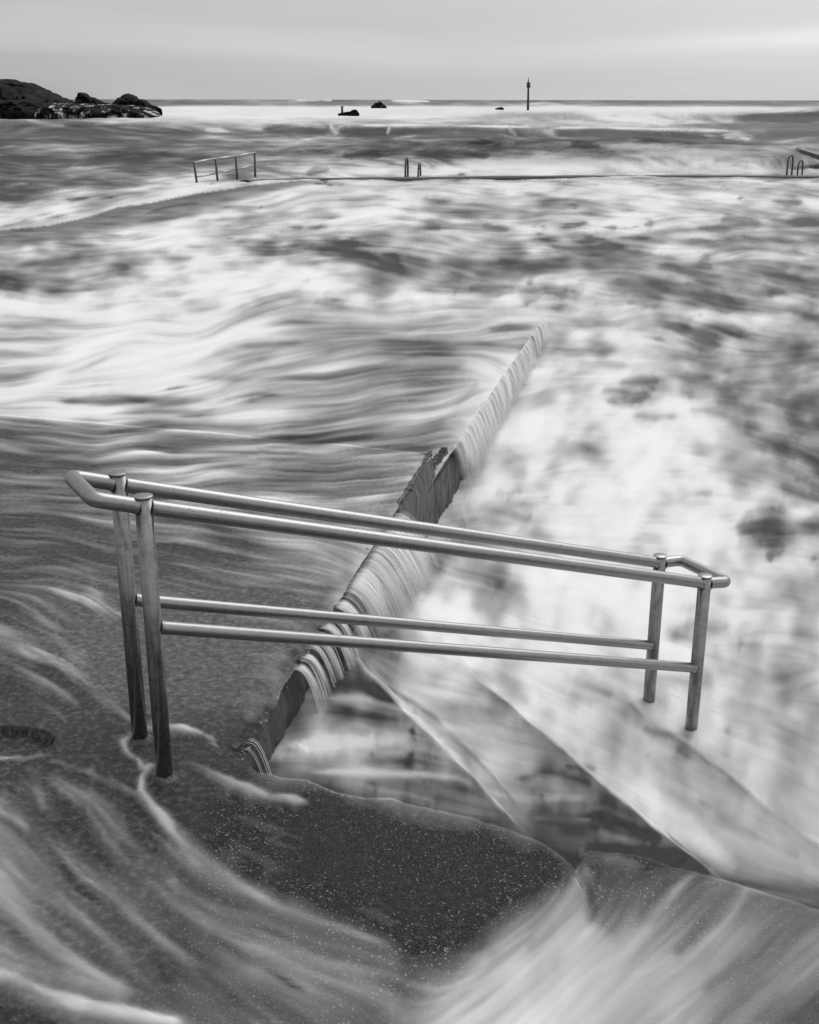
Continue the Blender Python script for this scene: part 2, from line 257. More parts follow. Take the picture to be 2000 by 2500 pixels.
(218,8,.9,[(885,1620),(960,1700),(1060,1800),(1160,1905),(1240,1985)]),(150,10,.6,[(1060,1722),(1120,1728),(1210,1748)]),(205,16,.8,[(1060,1770),(1200,1790),(1330,1800)]),(190,14,.8,[(1170,1860),(1280,1835),(1400,1850)]),
(105,13,.9,[(1260,1902),(1330,1885),(1450,1915)]),(110,9,.85,[(1380,1870),(1460,1880)]),(180,10,.8,[(1180,1930),(1320,1950),(1440,1945)]),(94,28,.85,[(1290,1985),(1400,2010),(1480,2000),(1620,2050)]),(98,12,.8,[(1440,2050),(1640,2085)]),(140,5,.7,[(1300,1995),(1450,1998)]),
(222,34,.85,[(1240,1690),(1420,1810),(1560,1930),(1700,2050),(1800,2130)]),(165,10,.6,[(1230,1650),(1320,1720)]),(150,10,.5,[(1700,1950),(1800,2010),(1880,2060)]),(145,14,.6,[(1870,2050),(1960,2090)]),
(145,10,.6,[(1900,1832),(2010,1880)]),(165,12,.6,[(1880,2110),(1980,2120)]),
]
LATE=[  # crest highlights and dark wave faces painted over the foam, plus other accents
(140,20,1,[(1030,1150),(1062,1150),(1092,1138)]),
(232,2.2,.9,[(725,244),(770,242),(812,245)]),(122,3.5,.85,[(745,251),(790,252),(832,254)]),(228,2.4,.9,[(955,246),(1050,247)]),
(74,11,.95,[(1800,287),(1900,285),(2000,283),(2300,284)]),(222,3,.8,[(1700,273),(1850,270),(2000,267)]),
(92,9,.85,[(640,314),(720,319),(800,322)]),(90,11,.85,[(829,322),(900,323),(960,322)]),(94,12,.85,[(970,320),(1100,323),(1230,322)]),(232,2.6,.85,[(830,305),(950,307),(1100,306),(1290,309)]),
(88,11,.9,[(1350,326),(1480,326),(1600,332),(1720,340)]),(94,11,.85,[(1850,334),(1930,328),(2000,325),(2400,324)]),(230,2.8,.85,[(1340,311),(1480,310),(1600,314),(1790,320)]),
(200,4,.8,[(806,303),(812,316),(820,328)]),(195,3,.8,[(951,304),(949,316),(945,328)]),(190,4,.7,[(1246,306),(1252,322),(1262,330)]),(205,6,.8,[(1765,336),(1800,330),(1835,340)]),
(168,6,.7,[(1180,284),(1300,281),(1430,280)]),(104,7,.8,[(1392,355),(1430,353),(1466,358)]),(210,7,.7,[(1490,360),(1540,353),(1620,358)]),
(232,14,.9,[(1060,412),(1200,410),(1340,412),(1480,412)]),(212,10,.7,[(1100,394),(1230,396),(1400,394),(1520,398)]),(100,8,.85,[(1010,378),(1090,375),(1200,377)]),(108,6,.8,[(750,422),(780,417),(806,416)]),(105,7,.8,[(838,380),(880,378),(930,382)]),
(216,5,.7,[(1640,372),(1760,368),(1900,372)]),(150,7,.6,[(1740,392),(1800,390),(1850,396)]),(196,6,.6,[(1560,405),(1700,412),(1880,408)]),
(232,3,.8,[(960,1690),(1060,1795),(1160,1900),(1244,1986)]),(226,3,.7,[(1330,1786),(1450,1890),(1580,1996),(1712,2106)]),
(40,3.5,1,[(-60,1775),(0,1776),(60,1785),(108,1797),(129,1812),(132,1828)]),(128,2.6,.9,[(-60,1858),(0,1858),(70,1857),(116,1851),(135,1836)]),  # hollow at the left: shaded upper rim and lit lower rim as colour
]
LATE+=[(v,hw*.9,st*.33,p) for v,hw,st,p in ST if v<135 and 470<sum(q[1] for q in p)/len(p)<1350 and sum(q[0] for q in p)/len(p)>1000]
ARR=[# x,y,angle deg (image sense, y down), extra flow readings
(800,418,22),(700,420,18),(1080,402,35),(1160,400,38),(1260,402,42),(1360,402,48),(1460,405,52),(1560,402,60),(1650,400,68),(1750,398,75),(1860,395,70),(1990,400,70),(1850,284,80),(1930,282,85),(2000,280,85),(1760,286,60),(1680,286,50),(1560,286,30),(1380,281,60),(1250,281,50),(900,318,70),(1000,318,75),(1100,318,65),(1200,316,75),(1500,326,70),(1600,326,70),(740,318,60),(0,330,2),(500,330,-2),(1000,320,2),(1500,330,2),(2000,330,-4),(0,400,-3),(400,400,-3),(0,480,-2),(900,500,0),(1400,500,-2),(1900,500,3),
(100,620,-5),(350,720,-6),(200,800,-3),(350,850,-6),(100,880,-10),(600,740,-8),(700,900,-5),(900,820,-10),(1000,900,-12),(900,960,-12),(1100,840,-14),(700,1000,-9),(1200,820,-12),
(100,1060,-2),(400,1060,-6),(700,1060,-6),(500,1150,-3),(200,1220,-2),(500,1250,3),(800,1200,0),(700,1330,5),(500,1400,4),(300,1420,6),(50,1300,5),(300,1550,28),(450,1650,20),(600,1600,8),
(100,1650,35),(100,1750,42),(250,1780,45),(50,1850,48),
(1200,900,60),(1150,1050,55),(1300,1100,-25),(1400,1250,-12),(1600,1300,8),(1800,1400,18),(1200,1500,10),(1400,1600,25),(1800,1650,38),(1900,1900,40),(1600,1850,40),(1900,780,12),(1800,870,-8),(1600,1200,-5),
(1400,1750,35),(700,1800,-8),(1100,1850,3),(1350,1950,3),(1500,2020,8),
(700,2100,28),(900,2050,20),(900,2250,26),(300,2400,32),(1500,2250,122),(1700,2300,125),(1900,2300,128),(1350,2350,128),(1250,2200,125),(1900,2450,130)]
def build_map(S0=S0,PX0=PX0,PX1=PX1,PY0=PY0,PY1=PY1,seed=7):
    rng=np.random.default_rng(seed); z=2.4/S0
    NX=int((PX1-PX0)/S0); NY=int((PY1-PY0)/S0)
    GX,GY=np.meshgrid(PX0+S0*np.arange(NX),PY0+S0*np.arange(NY))
    zz=1. if z==1 else 1.1
    gb=lambda a,sx,sy=None: gblur(a,sx*zz,(sx if sy is None else sy)*zz)
    # domain warp so the edges of every stroke fray like water
    v=np.clip(GY-226,8,None)
    u=(GX-1000)/420.; lv=np.log(v/20.)*2.2
    T=512; noi=[unit(gblur(np.random.default_rng(40).standard_normal((T,T)),s_)) for s_ in (10,)]
    def fb(sc,seed,octs=3):
        out=0
        for o in range(octs):
            f=sc*2**o; out=out+bil(noi[0],(u*f*40+seed*37.3+o*91)%T,(lv*f*40+seed*71.7+o*53)%T,True)*.55**o
        return unit(out)
    amp=np.clip((GY-240)*.055,.7,21)
    wx=fb(1.3,1)*amp*1.2; wy=fb(1.3,2)*amp*.45
    wx2=fb(4,3)*amp*.45; wy2=fb(4,4)*amp*.2
    X=GX+wx+wx2; Y=GY+wy+wy2
    iy=np.interp(Y,BY,np.arange(len(BY))); ix=np.clip(X,0,2000)/200
    V=bil(BV,ix,iy)
    arr=list(ARR)
    NS=unit(gblur(np.random.default_rng(3).standard_normal((512,512)),.9)); hash_=lambda q: (abs(q[0][0]*7.13+q[-1][1]*3.77)%500)
    FR=fb(7,21,4)*np.clip((2300-GY)/500,.25,1)*np.clip((GY-240)/120,.12,1)
    crisp={}
    def paint(V,lst,late=False):
        for val,hw,st,pts in lst:
            p=np.array(pts,float)
            for a,b in zip(p[:-1],p[1:]):
                n=max(1,int(np.hypot(*(b-a))/70))
                for k in range(n):
                    q=a+(b-a)*(k+.5)/n; arr.append((q[0],q[1],math.degrees(math.atan2(b[1]-a[1],b[0]-a[0]))))
            m=hw*3+40
            x0=max(0,int((p[:,0].min()-m-PX0)/S0)); x1=min(NX,int((p[:,0].max()+m-PX0)/S0)+1)
            y0=max(0,int((p[:,1].min()-m-PY0)/S0)); y1=min(NY,int((p[:,1].max()+m-PY0)/S0)+1)
            if x1<=x0 or y1<=y0: continue
            ym=p[:,1].mean(); k1=.12 if late else (.2 if ym>1770 else (.45 if ym>850 else (.7 if ym>600 else .3)))
            xx=GX[y0:y1,x0:x1]*(1-k1)+X[y0:y1,x0:x1]*k1; yy=GY[y0:y1,x0:x1]*(1-k1)+Y[y0:y1,x0:x1]*k1
            D=np.full(xx.shape,1e9); SG=np.zeros(xx.shape); AL=np.zeros(xx.shape); acc=0.
            for i,(a,b) in enumerate(zip(p[:-1],p[1:])):
                ab=b-a; L=ab@ab+1e-9; t=((xx-a[0])*ab[0]+(yy-a[1])*ab[1])/L
                t=np.clip(t,0,1)
                d=np.hypot(xx-a[0]-t*ab[0],yy-a[1]-t*ab[1])
                c=((xx-a[0])*ab[1]-(yy-a[1])*ab[0])/math.sqrt(L); m_=d<D
                SG=np.where(m_,c,SG); AL=np.where(m_,acc+t*math.sqrt(L),AL); acc+=math.sqrt(L)
                D=np.minimum(D,d)
            # pointed ends
            tl=np.clip(AL/(acc+1e-9),0,1)
            ins=lambda q: (0<=q[0]<=2000) and q[1]<=2490
            tp=np.ones(xx.shape)
            if ins(p[0]): tp=np.minimum(tp,np.sqrt(np.clip(tl*2.4,0,1)))
            if ins(p[-1]): tp=np.minimum(tp,np.sqrt(np.clip((1-tl)*2.4,0,1)))
            w=hw*1.12*(.3+.7*tp)
            fr=FR[y0:y1,x0:x1]
            if val<160: e=(D/w)*(1+.38*fr)
            else: e=(D/w)*(1+.22*fr)
            soft=(val<160 and 800<p[:,1].mean()<1960 and p[:,0].mean()>700)
            if soft: e=e/1.15
            al=st*(.85 if soft else 1.)*np.exp(-.75*np.clip(e,0,9)**(1.5 if soft else 2.3))*np.clip(tp*2.2,.0,1)*np.clip(1.0-.16*fr,.0,1.)
            yc=p[:,1].mean(); q=3.2 if yc<500 else (6. if yc<1700 else 7.5)
            sd=hash_(pts); ln=max(60.,hw*9)
            fb1=bil(NS,(SG/q+AL/ln*.9+sd)%512,(AL/ln*2.5+sd*3)%512,True); fb2=bil(NS,(SG/(q*2.6)+sd*2)%512,(AL/(ln*1.6)*2.5+sd)%512,True)
            fib=np.clip(.62+.34*fb1+.34*fb2,0,1.15)
            kf=(.35 if hw>=30 else .75) if yc>1770 else .5
            al=np.clip(al*((1-kf)+kf*fib*1.25),0,1)
            V[y0:y1,x0:x1]+=(val-V[y0:y1,x0:x1])*al
        return V
    V=paint(V,ST)
    if True:
        for val,hw,st,pts in LATE:
            p=np.array(pts,float)
            for a,b in zip(p[:-1],p[1:]): arr.append(((a[0]+b[0])/2,(a[1]+b[1])/2,math.degrees(math.atan2(b[1]-a[1],b[0]-a[0]))))
    # flow field
    A=np.array(arr); cx=np.linspace(PX0,PX1,86); cy=np.linspace(PY0,PY1,190)
    CX,CY=np.meshgrid(cx,cy); sy=np.where(CY<480,5.,np.where(CY<700,2.2,1.))
    num=np.zeros(CX.shape,complex); den=np.zeros(CX.shape)
    for x,y,a in np.concatenate([A,A[:len(ARR)],A[:len(ARR)]]):
        w=1/(((CX-x)*.8)**2+((CY-y)*1.5*sy)**2+np.where(CY<480,500.,2600.))**1.5
        num+=w*np.exp(2j*math.radians(a)); den+=w
    num/=den
    ii=(GX-PX0)/(PX1-PX0)*85; jj=(GY-PY0)/(PY1-PY0)*189
    th=.5*np.arctan2(bil(num.imag,ii,jj),bil(num.real,ii,jj))
    th=th+.10*fb(2.2,9)
    dx=np.cos(th).astype(np.float32); dy=np.sin(th).astype(np.float32)
    def lic(src,L,step):
        out=src.astype(np.float32).copy(); s=src.astype(np.float32).ravel(); n=1.
        for sg in (1,-1):
            px=np.tile(np.arange(NX,dtype=np.float32),(NY,1)); py=np.tile(np.arange(NY,dtype=np.float32)[:,None],(1,NX))
            ox=dx*0+dx; oy=dy*0+dy; ox*=sg; oy*=sg
            for k in range(L):
                px+=ox*step*z; py+=oy*step*z
                np.clip(px,0,NX-1,out=px); np.clip(py,0,NY-1,out=py)
                idx=(py+.5).astype(np.int32).clip(0,NY-1)*NX+(px+.5).astype(np.int32).clip(0,NX-1)
                nx_=dx.ravel()[idx]; ny_=dy.ravel()[idx]
                d=np.sign(nx_*ox+ny_*oy); d[d==0]=1
                ox=nx_*d; oy=ny_*d
                wt=math.exp(-(k/(L*.6))**2); out+=s[idx]*wt; n+=wt
        return out/n
    Vs=lic(V,13,1.5/z); wk=np.interp(GY,[240,330,440,600,1700,1850,2500],[.1,.3,.5,.72,.65,.12,.25]); V=V*(1-wk)+Vs*wk
    src1=unit(gb(rng.standard_normal((NY,NX)),.8)); src2=unit(gb(rng.standard_normal((NY,NX)),2.6)); src3=unit(gb(rng.standard_normal((NY,NX)),8))
    f1=unit(lic(src1,26,1.6)); f2=unit(lic(src2,20,3.)); f3=unit(lic(src3,16,6.))
    tb=fb(2.6,5,3); q1=fb(2.,31,2)*.5; T2=1
    rd0=fb(1.7,6,3); rd=unit(-np.abs(rd0)); fine_t=fb(8,8,3)
    tb=unit(unit(lic(tb,5,1.6))*.8+unit(lic(fine_t,5,1.5))*.5); rd=unit(lic(rd+.5*unit(-np.abs(fb(5,16,3))),4,1.5))
    # where the water runs smooth and where it churns
    def sm(a,lo,hi): t=np.clip((a-lo)/(hi-lo),0,1); return t*t*(3-2*t)
    edge=1000-(GX-1325)*-.0  # unused
    lineX=np.interp(GY,[790,1120,1660,1850],[1330,1060,640,560])
    right=sm(GX-lineX,-40,60)*sm(GY,780,830)*(1-sm(GY,1950,2250))
    smooth_left=(1-sm(GX-lineX,-60,40))*sm(GY,720,800)
    front=sm(GY-(1840+.155*(GX-560)),-30,40)
    smoothness=np.clip(smooth_left+front,0,1)
    big=fb(.9,71,3); V=V-((9-9*right)+7*big)*(1-front)*sm(GY,440,520)*np.clip((V-120)/80,0,1)*(1-.6*smooth_left)
    bright=np.clip((V-60)/170,0,1)
    fine=V*0
    a1=np.interp(GY,[240,300,420,500,800,1200,1700,2100,2500],[7,12,14,13,11,12,9,4,3])
    a2=np.interp(GY,[240,300,420,500,800,1200,1700,2100,2500],[5,13,16,15,15,15,14,10,8])
    a3=np.interp(GY,[240,400,800,1200,2000,2500],[0,3,7,7,8,9])
    at_=np.interp(GY,[240,270,320,500,900,1500,2100],[3,9,15,24,27,24,10])
    k=.35+.65*np.sin(np.pi*np.clip(bright,0.05,.9)**.9); k=np.maximum(k,.82*(bright>.4)*sm(GY,430,520)); k=k*(1-front)+front*np.clip(.25+2.2*bright,0,1)*(1-.45*sm(GX,1150,1400))          # contrast is largest at middle coverage
    V=V+k*(f1*a1+f2*a2+f3*a3)*(.7+.3*smoothness)*(1-.5*right*sm(GY,820,950))+k*(tb*at_*.8+rd*at_*.45)*(1-.85*smoothness)
    dk=(1-right)*sm(GY,1030,1060)*(1-sm(GY,1500,1700)); V=V+dk*(f1*2+f2*1)
    V=172+(V-172)*(1+.14*(1-front)*sm(GY,430,480))
    fa=1-sm(GY,430,520); sp=np.clip(1-np.abs(V-165)/85,0.15,1)
    fx_=unit(gb(rng.standard_normal((NY,NX)),9,.7)); fx2=unit(gb(rng.standard_normal((NY,NX)),22,1.3)); fv=unit(gb(rng.standard_normal((NY,NX)),1.2,5))
    brk=np.exp(-((GY-400)/22)**2)*sm(GX,980,1100)+np.exp(-((GY-286)/10)**2)*sm(GX,1150,1350)+.6*np.exp(-((GY-318)/9)**2)*sm(GX,700,850)
    V=V+fa*sm(GY,262,285)*sp*(fx2*9+fx_*9)*(1-.7*np.clip(brk,0,1))+np.clip(brk,0,1)*sp*(f2*12+fv*5)
    V=V+fa*(1-sm(GY,256,262))*(fx_*7+fx2*6)
    V=np.where(V>226,226+(V-226)*.35,V)
    # straight lips of the flooded treads: dark water before each lip, white after it
    tn=.75+.25*fb(5,91,3)
    def lip(V,a,b,dk,br,wl,wr,e0=90,e1=60):
        a=np.array(a,float); b=np.array(b,float); ab=b-a; L=np.hypot(*ab); t=((GX-a[0])*ab[0]+(GY-a[1])*ab[1])/L
        d=((GX-a[0])*ab[1]-(GY-a[1])*ab[0])/L + 4*fb(2.5,95,2)     # + on the pool side
        m=sm(t,-e0,e0*.6)*(1-sm(t,L-e1*.3,L+e1))
        return V-m*tn*dk*np.where(d<0,np.exp(d/wl),0)*sm(-d,0,3)+m*tn*br*np.where(d>=-3,np.exp(-np.abs(d)/wr),0)
    V=lip(V,(868,1606),(1250,1992),58,26,55,34); V=lip(V,(1205,1680),(1718,2110),60,30,80,40,140,60); V=lip(V,(1530,1705),(2060,2110),34,16,50,30,80,60)
    # the drowned walkway at the far left
    if GY[0,0]<500:
        yu=np.interp(GX,[-400,0,116,200,238,290,371,429,481,560,620,740,860],[590,564,553,535,524,506,496,483,473,462,452,441,437])
        yl=np.interp(GX,[-400,0,116,250,350,464,520,620,740,860],[640,604,588,566,552,536,512,482,454,440])
        q=(GY-yu)/(yl-yu); inside=sm(q,-.03,.05)*(1-sm(q,.6,1.15))*sm(GX,-450,-100)*(1-sm(GX,700,850))
        st_=unit(gblur(np.random.default_rng(77).standard_normal(GX.shape),14,1.4))
        V=V+(124+8*st_+14*np.clip(q,0,1)-22*np.exp(-((q-.08)/.12)**2)*sm(GX,300,370)*(1-sm(GX,560,640))-V)*inside*.88
        V=V+(222-V)*np.exp(-((yu-3-GY)/7)**2)*(GY<yu)*.7*sm(GX,-100,60)*(1-sm(GX,480,600))
    V=paint(V,LATE,True)
    Vb=gb(V,.45/z if z>1 else .45)
    return np.clip(Vb,30,246)
# ---------------------------------------------------------------- materials
def nodes(name):
    m=bpy.data.materials.new(name); m.use_nodes=True; t=m.node_tree; return m,t,t.nodes['Principled BSDF'],t.nodes['Material Output']
def nn(t,kind,**kw):
    n=t.nodes.new(kind)
    for k,v in kw.items():
        if k in n.inputs: n.inputs[k].default_value=v
        else: setattr(n,k,v)
    return n
def ramp(t,src,stops,interp='LINEAR'):
    r=t.nodes.new('ShaderNodeValToRGB'); r.color_ramp.interpolation=interp; e=r.color_ramp.elements
    while len(e)<len(stops): e.new(.5)
    for k,(p,c) in enumerate(stops): e[k].position=p; e[k].color=(c,c,c,1)
    t.links.new(src,r.inputs[0]); return r.outputs[0]
def mth(t,op,a,b=None):
    n=t.nodes.new('ShaderNodeMath'); n.operation=op
    for i,v in enumerate((a,b)):
        if v is None: continue
        if isinstance(v,(int,float)): n.inputs[i].default_value=v
        else: t.links.new(v,n.inputs[i])
    return n.outputs[0]
def mixc(t,f,a,b):
    n=t.nodes.new('ShaderNodeMix'); n.data_type='RGBA'
    if isinstance(f,(int,float)): n.inputs[0].default_value=f
    else: t.links.new(f,n.inputs[0])
    for i,v in ((6,a),(7,b)):
        if isinstance(v,(int,float)): n.inputs[i].default_value=(v,v,v,1)
        else: t.links.new(v,n.inputs[i])
    return n.outputs[2]
DARKW=.035; FOAM=.83
def water_mat(name,film):
    m,t,b,o=nodes(name)
    a=nn(t,'ShaderNodeAttribute',attribute_name='foam'); foam=a.outputs['Fac']
    pos=nn(t,'ShaderNodeNewGeometry').outputs['Position']
    b.inputs['IOR'].default_value=1.33; b.inputs['Specular IOR Level'].default_value=.16
    if film:
        t.links.new(mixc(t,foam,.6,FOAM),b.inputs['Base Color'])
        b.inputs['Roughness'].default_value=.65
        tr=nn(t,'ShaderNodeBsdfTransparent'); mx=nn(t,'ShaderNodeMixShader')
        al=nn(t,'ShaderNodeAttribute',attribute_name='cover').outputs['Fac']
        t.links.new(al,mx.inputs[0]); t.links.new(tr.outputs[0],mx.inputs[1]); t.links.new(b.outputs[0],mx.inputs[2]); t.links.new(mx.outputs[0],o.inputs['Surface'])
    else:
        t.links.new(mixc(t,foam,DARKW,FOAM),b.inputs['Base Color'])
        t.links.new(ramp(t,foam,[(0,.5),(.6,.85)]),b.inputs['Roughness'])
    n=nn(t,'ShaderNodeTexNoise',Scale=14.,Detail=3.); t.links.new(pos,n.inputs['Vector'])
    bp=nn(t,'ShaderNodeBump',Strength=.12,Distance=.02); t.links.new(n.outputs['Fac'],bp.inputs['Height']); t.links.new(bp.outputs[0],b.inputs['Normal'])
    return m
M_sea=water_mat('sea_water',False); M_film=water_mat('running_water',True); M_fall=water_mat('falling_water',True)
def concrete_mat():
    m,t,b,o=nodes('wet_concrete')
    pos=nn(t,'ShaderNodeNewGeometry').outputs['Position']
    ag=nn(t,'ShaderNodeAttribute',attribute_name='rough').outputs['Fac']     # 1 where the aggregate is bared, 0 where trowelled smooth
    big=nn(t,'ShaderNodeTexNoise',Scale=2.2,Detail=6.,Roughness=.6); t.links.new(pos,big.inputs['Vector'])
    mid=nn(t,'ShaderNodeTexNoise',Scale=34.,Detail=6.,Roughness=.7); t.links.new(pos,mid.inputs['Vector'])
    fin=nn(t,'ShaderNodeTexNoise',Scale=210.,Detail=3.,Roughness=.6); t.links.new(pos,fin.inputs['Vector'])
    vo=nn(t,'ShaderNodeTexVoronoi',Scale=185.); t.links.new(pos,vo.inputs['Vector'])
    sep=nn(t,'ShaderNodeSeparateColor'); t.links.new(vo.outputs['Color'],sep.inputs[0])
    c0=ramp(t,mid.outputs['Fac'],[(.34,.008),(.5,.026),(.64,.09)])
    c0=mixc(t,ramp(t,big.outputs['Fac'],[(.35,0),(.7,1)]),c0,ramp(t,mid.outputs['Fac'],[(.34,.02),(.5,.058),(.66,.16)]))
    c1=ramp(t,sep.outputs[0],[(0,.006),(.5,.014),(.82,.045),(.95,.12),(1,.42)])  # bared gravel; its palest specks also paint in the wet glints
    c1=mixc(t,ramp(t,fin.outputs['Fac'],[(.38,0),(.62,.5)]),c1,ramp(t,mid.outputs['Fac'],[(.35,.008),(.65,.05)]))
    c1=mixc(t,ramp(t,big.outputs['Fac'],[(.42,0),(.62,.8)]),c1,ramp(t,mid.outputs['Fac'],[(.35,.010),(.55,.03),(.7,.075)]))
    col=mixc(t,ag,c0,c1)
    pl=nn(t,'ShaderNodeAttribute',attribute_name='pale').outputs['Fac']
    col=mixc(t,mth(t,'MULTIPLY',pl,.75),col,ramp(t,mid.outputs['Fac'],[(.34,.05),(.5,.12),(.66,.24)]))
    ch=nn(t,'ShaderNodeAttribute',attribute_name='chip').outputs['Fac']
    sp=nn(t,'ShaderNodeTexNoise',Scale=46.,Detail=5.,Roughness=.75); t.links.new(pos,sp.inputs['Vector'])
    chm=ramp(t,mth(t,'ADD',sp.outputs['Fac'],mth(t,'MULTIPLY',ch,.34)),[(.7,0),(.76,1)])
    col=mixc(t,chm,col,.42)
    t.links.new(col,b.inputs['Base Color'])
    t.links.new(ramp(t,mid.outputs['Fac'],[(.3,.38),(.7,.7)]),b.inputs['Roughness']); b.inputs['Specular IOR Level'].default_value=.26
    h=mth(t,'ADD',mth(t,'MULTIPLY',vo.outputs['Distance'],mth(t,'MULTIPLY',ag,1.2)),mth(t,'ADD',mth(t,'MULTIPLY',mid.outputs['Fac'],1.6),mth(t,'MULTIPLY',fin.outputs['Fac'],.6)))
    bp=nn(t,'ShaderNodeBump',Strength=.8,Distance=.008); t.links.new(h,bp.inputs['Height']); t.links.new(bp.outputs[0],b.inputs['Normal'])
    return m
M_con=concrete_mat()
def wall_mat():
    m,t,b,o=nodes('weathered_wall')
    pos=nn(t,'ShaderNodeNewGeometry').outputs['Position']
    mp=nn(t,'ShaderNodeMapping'); mp.inputs['Scale'].default_value=(22,22,3.2); t.links.new(pos,mp.inputs[0])
    n=nn(t,'ShaderNodeTexNoise',Scale=1.,Detail=6.,Roughness=.7); t.links.new(mp.outputs[0],n.inputs['Vector'])
    n2=nn(t,'ShaderNodeTexNoise',Scale=60.,Detail=4.,Roughness=.7); t.links.new(pos,n2.inputs['Vector'])
    s=mth(t,'ADD',mth(t,'MULTIPLY',n.outputs['Fac'],.7),mth(t,'MULTIPLY',n2.outputs['Fac'],.3))
    t.links.new(ramp(t,s,[(.3,.012),(.48,.05),(.62,.11),(.78,.26)]),b.inputs['Base Color']); b.inputs['Roughness'].default_value=.45
    bp=nn(t,'ShaderNodeBump',Strength=.7,Distance=.02); t.links.new(s,bp.inputs['Height']); t.links.new(bp.outputs[0],b.inputs['Normal'])
    return m
M_wall=wall_mat()
def metal_mat(name,lo,hi,r0,r1,met=1.):
    m,t,b,o=nodes(name)
    tc=nn(t,'ShaderNodeNewGeometry').outputs['Position']
    n=nn(t,'ShaderNodeTexNoise',Scale=26.,Detail=6.,Roughness=.65); t.links.new(tc,n.inputs['Vector'])
    n2=nn(t,'ShaderNodeTexNoise',Scale=160.,Detail=3.,Roughness=.6); t.links.new(tc,n2.inputs['Vector'])
    s=mth(t,'ADD',mth(t,'MULTIPLY',n.outputs['Fac'],.6),mth(t,'MULTIPLY',n2.outputs['Fac'],.4))
    col=ramp(t,s,[(.36,lo),(.62,hi)])
    v=nn(t,'ShaderNodeTexVoronoi',Scale=95.); t.links.new(tc,v.inputs['Vector'])
    sp=nn(t,'ShaderNodeSeparateColor'); t.links.new(v.outputs['Color'],sp.inputs[0])
    pit=mth(t,'MULTIPLY',ramp(t,v.outputs['Distance'],[(.15,1),(.3,0)]),ramp(t,sp.outputs[1],[(.93,0),(.95,1)]))
    col=mixc(t,mth(t,'MULTIPLY',pit,.7),col,.03)
    t.links.new(col,b.inputs['Base Color']); b.inputs['Metallic'].default_value=met
    t.links.new(ramp(t,s,[(.35,r0),(.65,r1)]),b.inputs['Roughness'])
    bp=nn(t,'ShaderNodeBump',Strength=.12,Distance=.002); t.links.new(s,bp.inputs['Height']); t.links.new(bp.outputs[0],b.inputs['Normal'])
    return m
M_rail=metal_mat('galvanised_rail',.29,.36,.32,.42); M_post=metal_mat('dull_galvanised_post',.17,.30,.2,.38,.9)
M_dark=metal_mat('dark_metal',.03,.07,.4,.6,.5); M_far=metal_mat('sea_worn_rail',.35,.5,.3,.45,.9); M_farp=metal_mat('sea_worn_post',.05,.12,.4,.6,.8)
def rock_mat():
    m,t,b,o=nodes('wet_rock')
    pos=nn(t,'ShaderNodeNewGeometry').outputs['Position']
    n=nn(t,'ShaderNodeTexNoise',Scale=.55,Detail=8.,Roughness=.7); t.links.new(pos,n.inputs['Vector'])
    col=ramp(t,n.outputs['Fac'],[(.35,.004),(.52,.010),(.7,.032)])
    f=nn(t,'ShaderNodeAttribute',attribute_name='foam').outputs['Fac']
    t.links.new(mixc(t,f,col,.6),b.inputs['Base Color']); b.inputs['Roughness'].default_value=.9; b.inputs['Specular IOR Level'].default_value=.12
    bp=nn(t,'ShaderNodeBump',Strength=.8,Distance=.5); t.links.new(n.outputs['Fac'],bp.inputs['Height']); t.links.new(bp.outputs[0],b.inputs['Normal'])
    return m
M_rock=rock_mat()
# ---------------------------------------------------------------- foam map from painted brightness
Vmap=build_map(); Vfar=build_map(FS,FX0,FX1,FY0,FY1,9)
def s2l(v):
    v=np.clip(v/255.,0,1); return np.where(v<=.04045,v/12.92,((v+.055)/1.055)**2.4)
def look(arr,X,Y,Z):
    u,v=px_of(X,Y,Z); a=bil(arr,(u-PX0)/S0,(v-PY0)/S0)
    far=(v<690)&(u>FX0+5)&(u<FX1-5)
    if far.any():
        k=(1-sstep(v[far],590,680))*sstep(u[far],FX0+5,FX0+150)*(1-sstep(u[far],FX1-150,FX1-5))
        a[far]=a[far]*(1-k)+bil(Vfar,(u[far]-FX0)/FS,(v[far]-FY0)/FS)*k
    return a
FOAMTOP=float(s2l(238)); FOAMLOW=float(s2l(84))
def foam_of(V): return np.clip((s2l(V)-FOAMLOW)/(FOAMTOP-FOAMLOW),0,1)
# ---------------------------------------------------------------- lie of the pool, deck and steps (metres)
SD=np.array([.869,.495]); ND=np.array([-.4834,.8754])              # down the steps / along a nosing
FL=at(405.8,1907.)[:2]; BL=at(345.5,1814.4)[:2]
CORN=np.array([-.60,3.63]); EDGE_END=np.array([.152,7.40]); ED=(EDGE_END-CORN)/np.linalg.norm(EDGE_END-CORN)
EOUT=np.array([ED[1],-ED[0]])                                       # away from the deck, over the pool
LOWEDGE0=at(1107,1113,-.18)[:2]; LOWEDGE1=at(1327,790,-.18)[:2]
STEPS=[(2.19,-.25),(2.78,-.42),(3.36,-.59),(3.95,-.76)]
LIPS=[(at(1250,1992,-.25)[:2],at(868,1606,-.25)[:2],-.25),(at(1718,2110,-.42)[:2],at(1205,1680,-.42)[:2],-.42),(at(2060,2110,-.56)[:2],at(1530,1705,-.56)[:2],-.56)]
LSG=1.
def edge_dist(x,y,p,d):   # signed, + on the pool side
    o=np.array([d[1],-d[0]]); return (x-p[0])*o[0]+(y-p[1])*o[1]
